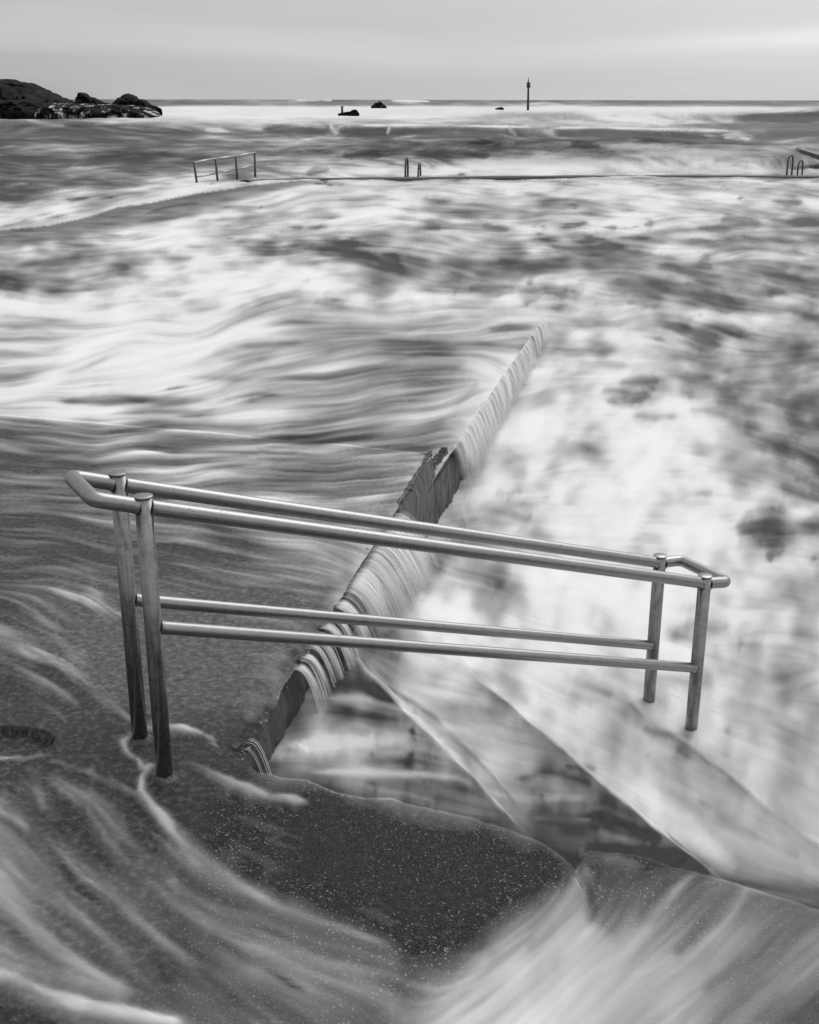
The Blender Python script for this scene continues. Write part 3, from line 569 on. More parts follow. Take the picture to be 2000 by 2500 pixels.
def sea_level(X,Y):
    z=-.5+.22*sstep(Y,8,17)-.32*sstep(Y,44,60)
    # out at sea: ranks of breaking waves
    def ridge(yc,h,front,back,x0,x1,wob):
        yy=Y-(yc+wob*vn(X/ (yc*.22)+3.1*yc,X*0+yc)+wob*.3*vn(X/(yc*.06),X*0+yc))
        p=np.where(yy<0,np.exp(-(yy/front)**2),np.exp(-(yy/back)**2))
        hx=1+.5*vn(X/(yc*.09)+yc,X*0+2.)
        return h*hx*p*sstep(X,x0-yc*.08,x0+yc*.08)*(1-sstep(X,x1-yc*.08,x1+yc*.08))
    z=z+ridge(51,.95,1.0,5,-4,60,2.0)+ridge(64,.4,1.6,5,-40,60,3)+ridge(98,.75,2.2,9,-14,80,5)+ridge(122,.55,2.5,10,-60,30,6)
    z=z+ridge(168,1.55,3.2,14,42,160,6)+ridge(215,1.15,3,14,-70,120,5)+ridge(300,1.1,8,30,-40,200,14)+ridge(520,1.9,12,50,-150,30,20)+ridge(700,1.3,14,60,60,400,20)
    # chop
    a=np.interp(Y,[2,6,14,45,90,300,1500],[.02,.05,.10,.12,.22,.35,.5]); L=np.interp(Y,[2,10,45,200,1500],[.5,1.2,4,10,40])
    z=z+a*(fbm(X/L,Y/L*1.3,4,.5)+.5*(.25-np.abs(vn(X/L*1.7+31,Y/L*2.2))))
    # white water heaped where the falls come down
    ed=edge_dist(X,Y,CORN,ED); t=((X-CORN[0])*ED[0]+(Y-CORN[1])*ED[1])/3.844
    z=z+.15*np.exp(-(np.clip(ed-.16,0,9)/.42)**2)*sstep(t,.28,.42)*(1-sstep(t,.74,.9))*(ed>-.5)
    return z
def tread_z(X,Y):
    z=np.full(np.shape(X),-.25)
    for (a,b,zz),z1 in zip(LIPS,(-.42,-.56,-.72)):
        d=(b-a)/np.linalg.norm(b-a); q=(X-a[0])*-d[1]+(Y-a[1])*d[0]; z=z+(z1-zz)*sstep(-q*LSG,-.010,.085)
    return z
# --- sea sheet
ys=[]; y=2330.
while y>246.5: ys.append(at(1000,y,-.5)[1]); y-=2.4 if y>480 else (1.7 if y>330 else 1.1)
ys=np.array(ys); ys=ys[ys<400]
d=.55; yy=ys[ys<40].tolist(); 
last=yy[-1]
rows=list(ys[ys<40])
Yc=rows[-1]
while Yc<6000:
    Yc+= .3 if Yc<46.5 else (.06 if Yc<53.5 else (.5 if Yc<58 else (.25 if Yc<66 else (.6 if Yc<90 else (.3 if Yc<101 else (.7 if Yc<155 else (.4 if Yc<174 else (2. if Yc<330 else Yc*.012)))))))); rows.append(Yc)
rows=np.array([1.0,1.3,1.6]+[r for r in rows if r>1.8])
inn=np.linspace(-.42,.42,840); outl=-.42-(np.linspace(0,1,40)[1:]**1.5)*1.0; cols=np.concatenate([outl[::-1],inn,-outl])
Yg=rows[:,None]*np.ones(len(cols))[None]; Xg=cols[None]*np.maximum(Yg,2.0)
Zg=sea_level(Xg,Yg)
tz=tread_z(Xg,Yg)
V0=look(Vmap,Xg,Yg,np.maximum(Zg,-.5)); 
def relief(V,Y): return (V-150)/90.*np.interp(Y,[2,8,20,45,80,200],[.012,.03,.04,.05,.1,.15])
flow=tz+.018+.014*(V0-130)/90.
mask=(1-sstep(Yg,6.5,8.))*(1-sstep(Xg*SD[0]+Yg*SD[1],3.3,4.2))
zs=Zg+relief(V0,Yg)
k=.03; h=np.clip(.5+.5*(flow-zs)/k,0,1); zmax=zs*(1-h)+flow*h+k*h*(1-h)
Zf=zs*(1-mask)+zmax*mask
Vv=look(Vmap,Xg,Yg,Zf)
foam=foam_of(Vv)
v=np.stack([Xg,Yg,Zf],-1).reshape(-1,3)
sea=obj('sea',mesh_np('sea',v,grid_faces(*Xg.shape),{'foam':foam}),M_sea); tag(sea,kind='structure')
# seabed far below so that nothing is open underneath
sb=obj('seabed',mesh_np('seabed',[(-9000,-200,-6),(9000,-200,-6),(9000,9000,-6),(-9000,9000,-6)],[(0,1,2,3)]),M_wall,smooth=False); tag(sb,kind='structure')
# ---------------------------------------------------------------- deck and landing (concrete)
HOLE=at(0,1818)[:2]; 
def top_z(X,Y):
    z=.012*fbm(X*1.1,Y*1.1,3)+.004*fbm(X*9,Y*9,3)
    # worn hollow at the left
    h=np.hypot((X-HOLE[0])/.195,(Y-HOLE[1])/.118)+.05*fbm(X*9,Y*9,3)
    z=z-.028*(1-sstep(h,.95,1.0))+.009*np.exp(-((h-1.05)/.05)**2)
    # mortar pads at the post feet
    for p,r in ((FL,.075),(BL,.085)):
        q=np.hypot(X-p[0]-.0,Y-p[1])+.02*fbm(X*14,Y*14,2)
        z=z+.012*(1-sstep(q,r*.6,r))
    # the ground falls a little towards the camera's right
    return z
EL=[(-8,7.6),(-1.9,4.70),tuple(CORN)]+[tuple(at(x,y)[:2]) for x,y in ((640,1868),(760,1895),(860,1921),(985,1942),(1100,1968),(1210,1994),(1290,2018),(1355,2050),(1395,2080),(1412,2085),(1425,2070),(1455,2062),(1520,2065),(1600,2082),(1700,2112),(1800,2142),(2000,2196),(2400,2290),(2900,2400))]
EL=np.array(EL)
def resample(P,step):
    seg=np.hypot(*np.diff(P,axis=0).T); s=np.r_[0,np.cumsum(seg)]; t=[]
    n=int(s[-1]/step)
    t=np.linspace(0,s[-1],n)
    return np.stack([np.interp(t,s,P[:,0]),np.interp(t,s,P[:,1])],-1),t
# left part coarse, visible part fine
Lp,_=resample(EL[:2],.05); Rp,_=resample(EL[1:],.0085)
EP=np.concatenate([Lp[:-1],Rp]); 
kx=(EP[:,0]>-.55); n_=fbm(EP[:,0]*9,EP[:,1]*9,4)
INW=np.array([-.35,-.93])/np.hypot(.35,.93)
EP=EP-INW*(n_*.022*kx)[:,None]
wv=np.concatenate([np.linspace(0,.12,14)[:-1],.12+np.linspace(0,1,210)**1.15*2.7])
def crack_z(X,Y):
    # the open joint between two slabs of the landing
    cl_=np.array([at(1411,2086)[:2],at(1412,2130)[:2],at(1432,2165)[:2],at(1447,2215)[:2],at(1436,2290)[:2]])
    D=np.full(np.shape(X),9.); 
    for a,b in zip(cl_[:-1],cl_[1:]):
        ab=b-a; t=np.clip(((X-a[0])*ab[0]+(Y-a[1])*ab[1])/(ab@ab),0,1); D=np.minimum(D,np.hypot(X-a[0]-t*ab[0],Y-a[1]-t*ab[1]))
    D=D+.006*fbm(X*30,Y*30,2)
    return D, np.clip((Y-cl_[-1][1])/(cl_[0][1]-cl_[-1][1]),0,1)
def landing_z(X,Y,wd):
    z=top_z(X,Y)
    D,f=crack_z(X,Y)
    z=z-.035*np.exp(-(D/.012)**2)*sstep(f,0,.5)-.018*np.exp(-(D/.04)**2)*sstep(f,.5,1.)
    # slab right of the joint sits higher at its lip, rounded shoulders
    vis=sstep(X,-.62,-.5)
    R=.06+.03*fbm(X*2.3,Y*2.3,2)
    q=np.clip(1-wd/np.maximum(R,.02),0,1)
    z=z-(.045*q**2.2)*vis
    return z
XX=EP[:,None,0]+INW[0]*wv[None]; YY=EP[:,None,1]+INW[1]*wv[None]; WD=np.ones(len(EP))[:,None]*wv[None]
ZZ=landing_z(XX,YY,WD)
# side of the landing going down, added as extra columns
down=np.array([-.02,-.05,-.1,-.18,-.3,-.5,-.75,-1.1])
sx_=EP[:,None,0]-INW[0]*(.004+np.abs(down[None])*.04)+.012*fbm(EP[:,None,0]*12,down[None]*12,3); sy_=EP[:,None,1]-INW[1]*(.004+np.abs(down[None])*.04)
sz_=ZZ[:,:1]+down[None]
ro=lambda X,Y: np.clip(sstep(X,-.74,-.56)*sstep(3.36-Y-.40*X,-.1,.25)*.95+.12+.45*fbm(X*2.5,Y*2.5,3),0,1)
chipm=lambda X,Y,wd: np.exp(-(wd/.05)**2)*sstep(X,-.52,-.42)*(1-sstep(X,-.18,.1))*.95+np.exp(-(wd/.04)**2)*.28
Xa=np.concatenate([sx_[:,::-1],XX],1); Ya=np.concatenate([sy_[:,::-1],YY],1); Za=np.concatenate([sz_[:,::-1],ZZ],1)
Wa=np.concatenate([np.full(sx_.shape,.0),WD],1)
landing=obj('landing',mesh_np('landing',np.stack([Xa,Ya,Za],-1).reshape(-1,3),grid_faces(*Xa.shape)[:,::-1],{'rough':np.clip(ro(Xa,Ya)+0,0,1),'chip':chipm(Xa,Ya,Wa)*(Za>-.09)}),M_con); tag(landing,kind='structure')
# deck: from the pool edge to the left
def bilin(P00,P10,P01,P11,u,vv):
    u=u[...,None]; vv=vv[...,None]; return (np.array(P00)*(1-u)+np.array(P10)*u)*(1-vv)+(np.array(P01)*(1-u)+np.array(P11)*u)*vv
def join_y(X): return np.interp(X,EL[:3,0],EL[:3,1])
nu,nw=330,300
uu=np.linspace(0,1,nu)[:,None]*np.ones(nw)[None]; ww=(np.linspace(0,1,nw)**2.1)[None]*np.ones(nu)[:,None]
far_y=lambda X: EDGE_END[1]+(EDGE_END[0]-X)*.312
def deck_pts(uu,ww):
    ex=CORN[0]+(EDGE_END[0]-CORN[0])*uu; xl=-8.; 
    # pool edge on the right, the joint with the landing below, the drop to the lower deck beyond
    ej=.016*fbm(uu*38,uu*0+3.,4)*(1-sstep(ww,0,.004))*(1-.8*sstep(uu,.3,.45))
    X=ex*(1-ww)+xl*ww; jy=join_y(X); fy=far_y(X)
    ey=CORN[1]+(EDGE_END[1]-CORN[1])*uu
    t=uu; Y=jy*(1-t)+fy*t
    return X+ej,Y
DX,DY=deck_pts(uu,ww); DZ=top_z(DX,DY)
ed=np.clip(-edge_dist(DX,DY,CORN,ED),0,9)
jag=.5+fbm(DX*11,DY*11,4)
rgd=1-.8*sstep(uu,.3,.42)
DZ=DZ-.05*np.exp(-ed/.035)*(np.clip(jag,0,1.3)*rgd+.35*(1-rgd))-.02*np.exp(-(ed/.10)**2)*(.5+fbm(DX*25,DY*25,3)*rgd)
deck=obj('deck',mesh_np('deck',np.stack([DX,DY,DZ],-1).reshape(-1,3),grid_faces(nu,nw)[:,::-1],{'rough':np.clip(.12+.5*np.exp(-(ed/.07)**2)+.4*fbm(DX*2,DY*2,3),0,1),'chip':np.exp(-(ed/.05)**2)*.42,'pale':sstep(DY,3.7,4.2)*(1-sstep(DY,4.7,5.8))*(1-sstep(ed,.9,1.6))*(1-.5*np.exp(-(ed/.10)**2))}),M_con); tag(deck,kind='structure')
# riser between deck and lower deck
bx=np.linspace(-8,EDGE_END[0],400); zz=np.array([0,-.02,-.1,-.25])
BXg=bx[:,None]*np.ones(4)[None]; BYg=far_y(BXg)+np.array([0,.02,.03,.03])[None]; BZg=top_z(BXg,far_y(BXg))+zz[None]
rs=obj('deck_step',mesh_np('deck_step',np.stack([BXg,BYg,BZg],-1).reshape(-1,3),grid_faces(400,4),{'rough':BXg*0+.3,'chip':BXg*0}),M_con); tag(rs,kind='structure')
# lower deck slab
LE0=np.array(LOWEDGE0)-(np.array(LOWEDGE1)-LOWEDGE0)*.02; LE1=np.array(LOWEDGE1)
LEX=LE0-(LE1-LE0)/np.linalg.norm(LE1-LE0)*.60
tt=np.linspace(0,1,120)[:,None]*np.ones(90)[None]; qq=(np.linspace(0,1,90)**1.7)[None]*np.ones(120)[:,None]
def low_pts(tt,qq):
    ex=LEX[0]+(LE1[0]-LEX[0])*tt; ey=LEX[1]+(LE1[1]-LEX[1])*tt
    X=ex*(1-qq)-16.*qq
    Y=ey+.03*qq*8*(1-tt)+.5*qq*tt
    Y=np.where(tt<.999,Y,Y)
    return X,Y
# nearest row tucked under the upper deck
LX,LY=low_pts(tt,qq); 
LX2=np.concatenate([LX[:1]-.02,LX]); LY2=np.concatenate([LY[:1]-.1,LY]); LZ2=-.185+.01*fbm(LX2,LY2,3)
low=obj('lower_deck',mesh_np('lower_deck',np.stack([LX2,LY2,LZ2],-1).reshape(-1,3),grid_faces(*LX2.shape)[:,::-1],{'rough':LX2*0+.2,'chip':LX2*0}),M_con); tag(low,kind='structure')
# ---------------------------------------------------------------- water running over the decks
def film(name,X,Y,Zc,thick,flip=True,bias=0,lo=56,hi=222,thr=.03,gain=1.):
    V=look(Vmap,X,Y,Zc)
    cov=np.clip((s2l(V)-s2l(lo+0*V))/(s2l(hi+0*V)-s2l(lo+0*V)),0,1)*gain
    Z=Zc+.004+thick*np.clip(cov,0,1)
    c4=np.maximum(np.maximum(cov[:-1,:-1],cov[1:,1:]),np.maximum(cov[1:,:-1],cov[:-1,1:]))
    f=grid_faces(*X.shape,keep=(c4>thr)); 
    if flip: f=f[:,::-1]
    v,f,a=compact(np.stack([X,Y,Z],-1).reshape(-1,3),f,{'foam':np.clip(.5+cov,0,1),'cover':np.clip(cov,0,1)})
    o=obj(name,mesh_np(name,v,f,a),M_film); tag(o,kind='structure'); return o
lw=len(down)
film('landing_water',Xa[:,lw:],Ya[:,lw:],Za[:,lw:],.016)
film('deck_water',DX,DY,DZ,.014,lo=74)
# lower deck water: closed sheet, streaked
nu2,nw2=300,360
tt=np.linspace(0,1,nu2)[:,None]*np.ones(nw2)[None]; qq=(np.linspace(0,1,nw2)**1.6)[None]*np.ones(nu2)[:,None]
WX,WY=low_pts(tt,qq); WX=np.concatenate([WX[:1]*0+WX[:1]-.02,WX]); WY=np.concatenate([np.minimum(far_y(WX[:1])+.03,WY[:1]),WY])
WZ=-.15+.02*fbm(WX*.8,WY*.8,3); Vw=look(Vmap,WX,WY,WZ); WZ=WZ+.03*(Vw-150)/90.
WZ=np.minimum(WZ, -.09+.0*WZ)
lwf=obj('lower_deck_water',mesh_np('lower_deck_water',np.stack([WX,WY,WZ],-1).reshape(-1,3),grid_faces(*WX.shape)[:,::-1],{'foam':foam_of(look(Vmap,WX,WY,WZ))}),M_sea); tag(lwf,kind='structure')
# ---------------------------------------------------------------- steps into the pool
st=empty('pool_steps',(0,0,0),'wide concrete steps going down from the landing into the white pool water','steps')
prev=None
for i,(a,b,z) in enumerate(LIPS):
    d=(b-a)/np.linalg.norm(b-a); bm=bmesh.new(); rr=random.Random(i); cs=[]; n=40
    n0,n1=-1.2,{0:1.35,1:2.6,2:3.6}[i]
    for k in range(n+1):
        q=n0+(np.linalg.norm(b-a)*0+n1+1.2)*k/n; j=.006*rr.uniform(-1,1); P=a+d*q; back=np.array([-d[1],d[0]])
        back=back if back@SD<0 else -back
        for w_,z_ in ((.75,z-.03),(.02+j,z-.03),(j,z-.05),(j,z-.35)):
            bp=P+back*w_; cs.append(bm.verts.new((bp[0],bp[1],z_)))
    for k in range(n):
        for m_ in range(3): bm.faces.new((cs[k*4+m_],cs[k*4+m_+1],cs[k*4+4+m_+1],cs[k*4+4+m_]))
    bmesh.ops.recalc_face_normals(bm,faces=bm.faces)
    me=bpy.data.meshes.new('step'); bm.to_mesh(me); bm.free(); obj('step',me,M_wall,st,smooth=False)
# ---------------------------------------------------------------- pool walls
def wall_strip(name,P0,P1,n,top,zb,thick,amp,seed,mat,parent=None,lean=.0):
    """broken-topped wall with a front, a jagged top and a back; top(t) gives the height"""
    P0=np.array(P0);P1=np.array(P1);d=(P1-P0)/np.linalg.norm(P1-P0); o=np.array([d[1],-d[0]]); L=np.linalg.norm(P1-P0)
    t=np.linspace(0,1,n); zt=top(t); rowsn=[]
    fr=np.linspace(0,1,26)
    X=[];Y=[];Z=[]
    for f in fr[::-1]:      # front from bottom to top
        z=zb+(zt-zb)*f
        rel=amp*(fbm(t*L*7+seed,z*3+seed,4)+.6*fbm(t*L*20+seed,z*14,3))-.03*sstep(f*np.ones(n),.86,1.)
        rel=rel+lean*(1-f)
        X.append(P0[0]+d[0]*t*L+o[0]*rel);Y.append(P0[1]+d[1]*t*L+o[1]*rel);Z.append(z)
    X=X[::-1];Y=Y[::-1];Z=Z[::-1]
    for k,b in enumerate((.3,.7,1.)):
        X.append(P0[0]+d[0]*t*L-o[0]*thick*b);Y.append(P0[1]+d[1]*t*L-o[1]*thick*b);Z.append(zt+.012*fbm(t*L*15,t*0+k,3)-.01*(b==1.))
    X.append(X[-1]);Y.append(Y[-1]);Z.append(np.full(n,zb))
    X,Y,Z=map(np.array,(X,Y,Z))
    return obj(name,mesh_np(name,np.stack([X,Y,Z],-1).reshape(-1,3),grid_faces(*X.shape)),mat,parent)
pw=empty('pool_wall',(CORN[0],CORN[1],-.5),'crumbling concrete side wall of the tidal pool under the deck edge, water spilling over it','wall')
LEN=np.linalg.norm(EDGE_END-CORN)
rg=np.random.default_rng(5)
def top1(t): return -.035+.03*fbm(t*30,t*0+1,4)
wall_strip('wall_face',CORN-ED*.05-EOUT*.022,EDGE_END-EOUT*.022,420,top1,-1.0,.05,.02,3.,M_wall,pw)
LD0=(LE1-LE0)/np.linalg.norm(LE1-LE0)
# jagged upstand beyond the fall (the broken piece with the notch)
A0=CORN+ED*LEN*.69; A1=EDGE_END-ED*.01
def top2(t): return .004+.008*fbm(t*30,t*0+4,4)-.055*(1-sstep(t,0,.22))+.014*sstep(t,.8,.95)
wall_strip('broken_coping',A0+EOUT*.02,A1+EOUT*.02,220,top2,-.95,.05,.014,9.,M_wall,pw)
B0=EDGE_END-ED*.06+EOUT*.012; B1=np.array(LE0)+LD0*.05
def top3(t): return -.155+.022*fbm(t*22,t*0+7,4)+.05*sstep(t,.1,.55)-.05*np.exp(-((t-.04)/.05)**2)
wall_strip('broken_coping',B0+EOUT*.0,B1,140,top3,-.95,.07,.022,14.,M_wall,pw)
wall_strip('wall_face',LE0,LE1,200,lambda t:-.19+.01*fbm(t*40,t*0,3),-1.,.05,.03,21.,M_wall,pw)
# end face of the lower deck beyond
wall_strip('wall_face',LE1,LE1+np.array([-9,.6]),60,lambda t:-.2+0*t,-1.,.05,.02,31.,M_wall,pw)
# chunks of broken concrete lodged on the edge
def chunk(p,r,seed,parent,mat,name='broken_stone'):
    bm=bmesh.new(); bmesh.ops.create_icosphere(bm,subdivisions=2,radius=r); rr=random.Random(seed)
    off=rr.random()*50
    for v_ in bm.verts:
        c=v_.co; k=1+.5*float(fbm(np.array(c.x/r*1.3+off),np.array(c.y/r*1.3+c.z/r*1.7),3)); v_.co=Vector((c.x*k,c.y*k*1.2,c.z*k*.7))
    me=bpy.data.meshes.new(name); bm.to_mesh(me); bm.free(); me.transform(__import__('mathutils').Matrix.Translation(Vector(p)))
    return obj(name,me,mat,parent,smooth=False)
for k in range(26):
    t=.02+.24*rg.random() if k<14 else .3+.65*rg.random(); e=CORN+(EDGE_END-CORN)*t-EOUT*rg.uniform(-.005,.05); chunk((e[0],e[1],-.012-.02*rg.random()),.007+.013*rg.random(),k,pw,M_wall)
# ---------------------------------------------------------------- falling water
def waterfall(name,strands,label):
    V=[];F=[];foam=[];cov=[]
    for P,rad,al,fo in strands:       # P: polyline (n,3) ; ribbon-shaped tube of 6 sides
        P=np.array(P); n=len(P); T=np.gradient(P,axis=0); T/=np.linalg.norm(T,axis=1)[:,None]+1e-9
        S=np.cross(T,[0,0,1.]); bad=np.linalg.norm(S,axis=1)<.05; S[bad]=np.r_[ED,0]; 
        S=np.tile(np.r_[ED,0],(n,1)); S=S-T*np.sum(S*T,1)[:,None]; S/=np.linalg.norm(S,axis=1)[:,None]; B=np.cross(T,S)
        base=sum(len(q) for q in V); ring=[]
        for k in range(6):
            a=k*math.pi/3; ring.append(P+S*np.cos(a)*rad[:,None]+B*np.sin(a)*rad[:,None]*.45)
        R_=np.stack(ring,1).reshape(-1,3); V.append(R_)
        foam.append(np.repeat(fo,6)); cov.append(np.repeat(al,6))
        i=np.arange(n-1)[:,None]*6; k=np.arange(6)[None]; k2=(k+1)%6
        F.append(np.stack([base+i+k,base+i+k2,base+i+6+k2,base+i+6+k],-1).reshape(-1,4))
    o=obj(name,mesh_np(name,np.concatenate(V),np.concatenate(F),{'foam':np.concatenate(foam),'cover':np.concatenate(cov)}),M_film)
    return tag(o,kind='stuff')
def strand(t,v,drop,rad,al,fo,rr,z0=-.005,dirm=None,p0=None,back=.015,spread=0.):
    e=(CORN+(EDGE_END-CORN)*t) if p0 is None else np.array(p0)
    dr=EOUT if dirm is None else dirm
    n=16; T=math.sqrt(2*drop/9.8); q=np.linspace(0,1,n)
    hor=v*q*T; z=z0-.5*9.8*(q*T)**2
    pre=np.array([-back,-back*.4]); prez=np.array([z0+.004,z0+.003])
    hx=np.r_[pre,hor]; zz=np.r_[prez,z]; qq=np.r_[0,0.02,q]
    P=np.stack([e[0]+dr[0]*hx+ED[0]*spread*qq,e[1]+dr[1]*hx+ED[1]*spread*qq,zz],-1)
    ra=rad*(.5+.9*qq); a=al*np.clip(np.r_[.0,.3,.7,np.ones(n-1)]*(1-.6*np.clip((qq-.72)/.28,0,1)),0,1)
    return P,ra,a,np.full(n+2,fo)
rr=random.Random(4); S1=[]
def landing_drop(t): return .235+.17*np.clip((t-.36)/.22,0,1)
for k in range(45):
    t=rr.uniform(.36,.69)
    v=.36+1.05*(t-.15)+.03*math.sin(t*37)+.02*math.sin(t*95)+.03*rr.random()
    S1.append(strand(t,v,landing_drop(t)*rr.uniform(.8,1.),rr.choice([.001,.0015,.0025]),rr.uniform(.35,.9),1.,rr,spread=.08+rr.uniform(-.015,.015)))
for cc,w_,n in ((.348,.016,9),(.315,.010,8),(.288,.010,8),(.250,.013,10),(.212,.010,8),(.183,.004,4)):
    for k in range(n):
        t=cc+rr.gauss(0,w_*.75); S1.append(strand(t,(.34+(t-.15)*1.0)+.02*math.sin(t*200)+rr.gauss(0,.012),.22+.03*rr.random(),rr.choice([.001,.0015,.0025]),rr.uniform(.5,.95),1.,rr,spread=.06+rr.uniform(-.01,.02)))
for k in range(7):
    t=.015+.022*rr.random(); S1.append(strand(t,.28+.02*rr.random(),.2,.0016,rr.uniform(.6,.95),1.,rr,spread=.05))
# translucent sheets of falling threads, three deep, with runs where the sheet tears open
fw=empty('waterfall',(CORN[0],CORN[1],0),'curtain of white water threads pouring over the near deck edge behind the handrail','waterfall')
nt_,nq=1300,20
def near_sheet(ph,dv,gain):
    tg=np.linspace(.15,.83,nt_)[:,None]*np.ones(nq)[None]; qg=np.linspace(0,1,nq)[None]*np.ones(nt_)[:,None]
    fine=fbm(tg*420+ph*9,qg*.55+ph,3,.6); mid_=fbm(tg*130+ph*5,qg*.4,3); big_=fbm(tg*34+ph*3,qg*.3,2)
    solid=sstep(tg,.36,.46)*(1-sstep(tg,.67,.72))
    gaps=np.clip(np.sin(tg*175+1.2+np.sin(tg*60)*1.3)*1.1+.2,0,1)*sstep(tg,.165,.2)*(1-sstep(tg,.36,.42))
    den=np.clip(.62+.62*fine+.7*mid_+.7*big_,0,1)**1.15
    cover=np.clip(den*(solid+gaps*1.1),0,1)*(.15+.85*sstep(qg,0.02,.22))*(1-.85*sstep(qg+.35*mid_+.25*fine,.62,1.02))*gain
    vv_=.34+1.05*(tg-.15)+dv+.05*fbm(tg*50,tg*0+5,3)+.03*fbm(tg*160+ph,tg*0+5,2); Tq=np.sqrt(2*landing_drop(tg)/9.8)
    hx=vv_*qg*Tq+.006*qg*fine
    X=CORN[0]+(EDGE_END[0]-CORN[0])*tg+EOUT[0]*hx+ED[0]*.08*qg; Y=CORN[1]+(EDGE_END[1]-CORN[1])*tg+EOUT[1]*hx+ED[1]*.08*qg
    Z=-.006-.5*9.8*(qg*Tq)**2
    c4=np.maximum(cover[:-1,:-1],cover[1:,1:]); f=grid_faces(nt_,nq,keep=c4>.02)
    v_,f_,a_=compact(np.stack([X,Y,Z],-1).reshape(-1,3),f,{'foam':np.clip(.55+den,0,1),'cover':cover})
    o=obj('water_sheet',mesh_np('water_sheet',v_,f_,a_),M_fall,fw); o['kind']='stuff'
near_sheet(1.7,-.06,.75); near_sheet(4.1,.0,.85); near_sheet(7.9,.07,.8)
o=waterfall('water_threads',S1,None); del o['kind']; o['kind']='stuff'
if 'label' in o: del o['label']
if 'category' in o: del o['category']
o.parent=fw; o.data.transform(__import__('mathutils').Matrix.Translation(-Vector(fw.location)))
# farther fall over the lower deck edge
LD=(LE1-LE0)/np.linalg.norm(LE1-LE0); LO=np.array([LD[1],-LD[0]])
fw2=empty('waterfall',(LE0[0],LE0[1],0),'long pale sheet of water sliding off the far lower deck into the pool','waterfall')
def far_sheet(ph,dv,gain,base_):
    nt_=900; tg=np.linspace(.0,1.0,nt_)[:,None]*np.ones(nq)[None]; qg=np.linspace(0,1,nq)[None]*np.ones(nt_)[:,None]
    Tq=np.sqrt(2*.34/9.8); bare=1-.85*np.exp(-((tg-.80)/.014)**2)-.6*np.exp(-((tg-.90)/.010)**2)-.5*np.exp(-((tg-.04)/.02)**2)
    fine=fbm(tg*400+ph*3,qg*.6+ph,3,.6); mid_=fbm(tg*90+ph,qg*.4,3); den=np.clip(base_+.5*fine+.6*mid_,0,1)
    hx=(.42+dv+.05*fbm(tg*45,tg*0+8,3)-.05*tg)*qg*Tq+.02
    X=LE0[0]+(LE1[0]-LE0[0])*tg+LO[0]*(hx-.02)-LD[0]*.03*qg; Y=LE0[1]+(LE1[1]-LE0[1])*tg+LO[1]*(hx-.02)-LD[1]*.03*qg
    Z=-.118-.5*9.8*(qg*Tq)**2
    cover=np.clip(bare,.05,1)*den*(1-.9*sstep(qg+.3*mid_,.6,1.0))*sstep(tg,0,.05)*gain
    o=obj('water_sheet',mesh_np('water_sheet',np.stack([X,Y,Z],-1).reshape(-1,3),grid_faces(nt_,nq),{'foam':np.clip(.2+den*.5,.1,.9),'cover':cover}),M_fall,fw2); o['kind']='stuff'
far_sheet(2.2,.0,.95,.85); far_sheet(5.5,.12,.7,.5)
# ---------------------------------------------------------------- tubes
def tube_mesh(name,pts,r,sides=24,caps=True):
    P=np.array(pts,float); n=len(P); T=np.gradient(P,axis=0)
    T[0]=P[1]-P[0]; T[-1]=P[-1]-P[-2]; T/=np.linalg.norm(T,axis=1)[:,None]
    rs=np.broadcast_to(np.asarray(r,float),(n,))
    ref=np.array([0,0,1.]) if abs(T[0][2])<.9 else np.array([1.,0,0])
    N0=np.cross(T[0],ref); N0/=np.linalg.norm(N0); V=[]; Nn=N0
    for i in range(n):
        Nn=Nn-T[i]*(Nn@T[i]); Nn/=np.linalg.norm(Nn); B=np.cross(T[i],Nn)
        for k in range(sides):
            a=2*math.pi*k/sides; V.append(P[i]+(Nn*math.cos(a)+B*math.sin(a))*rs[i])
    F=[]
    for i in range(n-1):
        for k in range(sides): F.append((i*sides+k,i*sides+(k+1)%sides,(i+1)*sides+(k+1)%sides,(i+1)*sides+k))
    if caps: F.append(tuple(range(sides))[::-1]); F.append(tuple((n-1)*sides+k for k in range(sides)))
    me=bpy.data.meshes.new(name); me.from_pydata([tuple(v) for v in V],[],F); me.update()
    return me
def tube(name,pts,r,mat,parent,sides=24,caps=True):
    me=tube_mesh(name,pts,r,sides,caps); o=obj(name,me,mat,parent)
    if caps:
        for p in me.polygons:
            if len(p.vertices)>4: p.use_smooth=False
    return o
def bend(P,r,n=7):
    """round the inner corners of a polyline"""
    P=[np.array(p,float) for p in P]; out=[P[0]]
    for a,b,c in zip(P[:-2],P[1:-1],P[2:]):
        u=(a-b)/np.linalg.norm(a-b); w_=(c-b)/np.linalg.norm(c-b); s=min(r,.45*np.linalg.norm(a-b),.45*np.linalg.norm(c-b))
        p0=b+u*s; p1=b+w_*s
        for k in range(n+1):
            t=k/n; out.append(p0*(1-t)**2+b*2*t*(1-t)+p1*t*t)
    out.append(P[-1]); return out
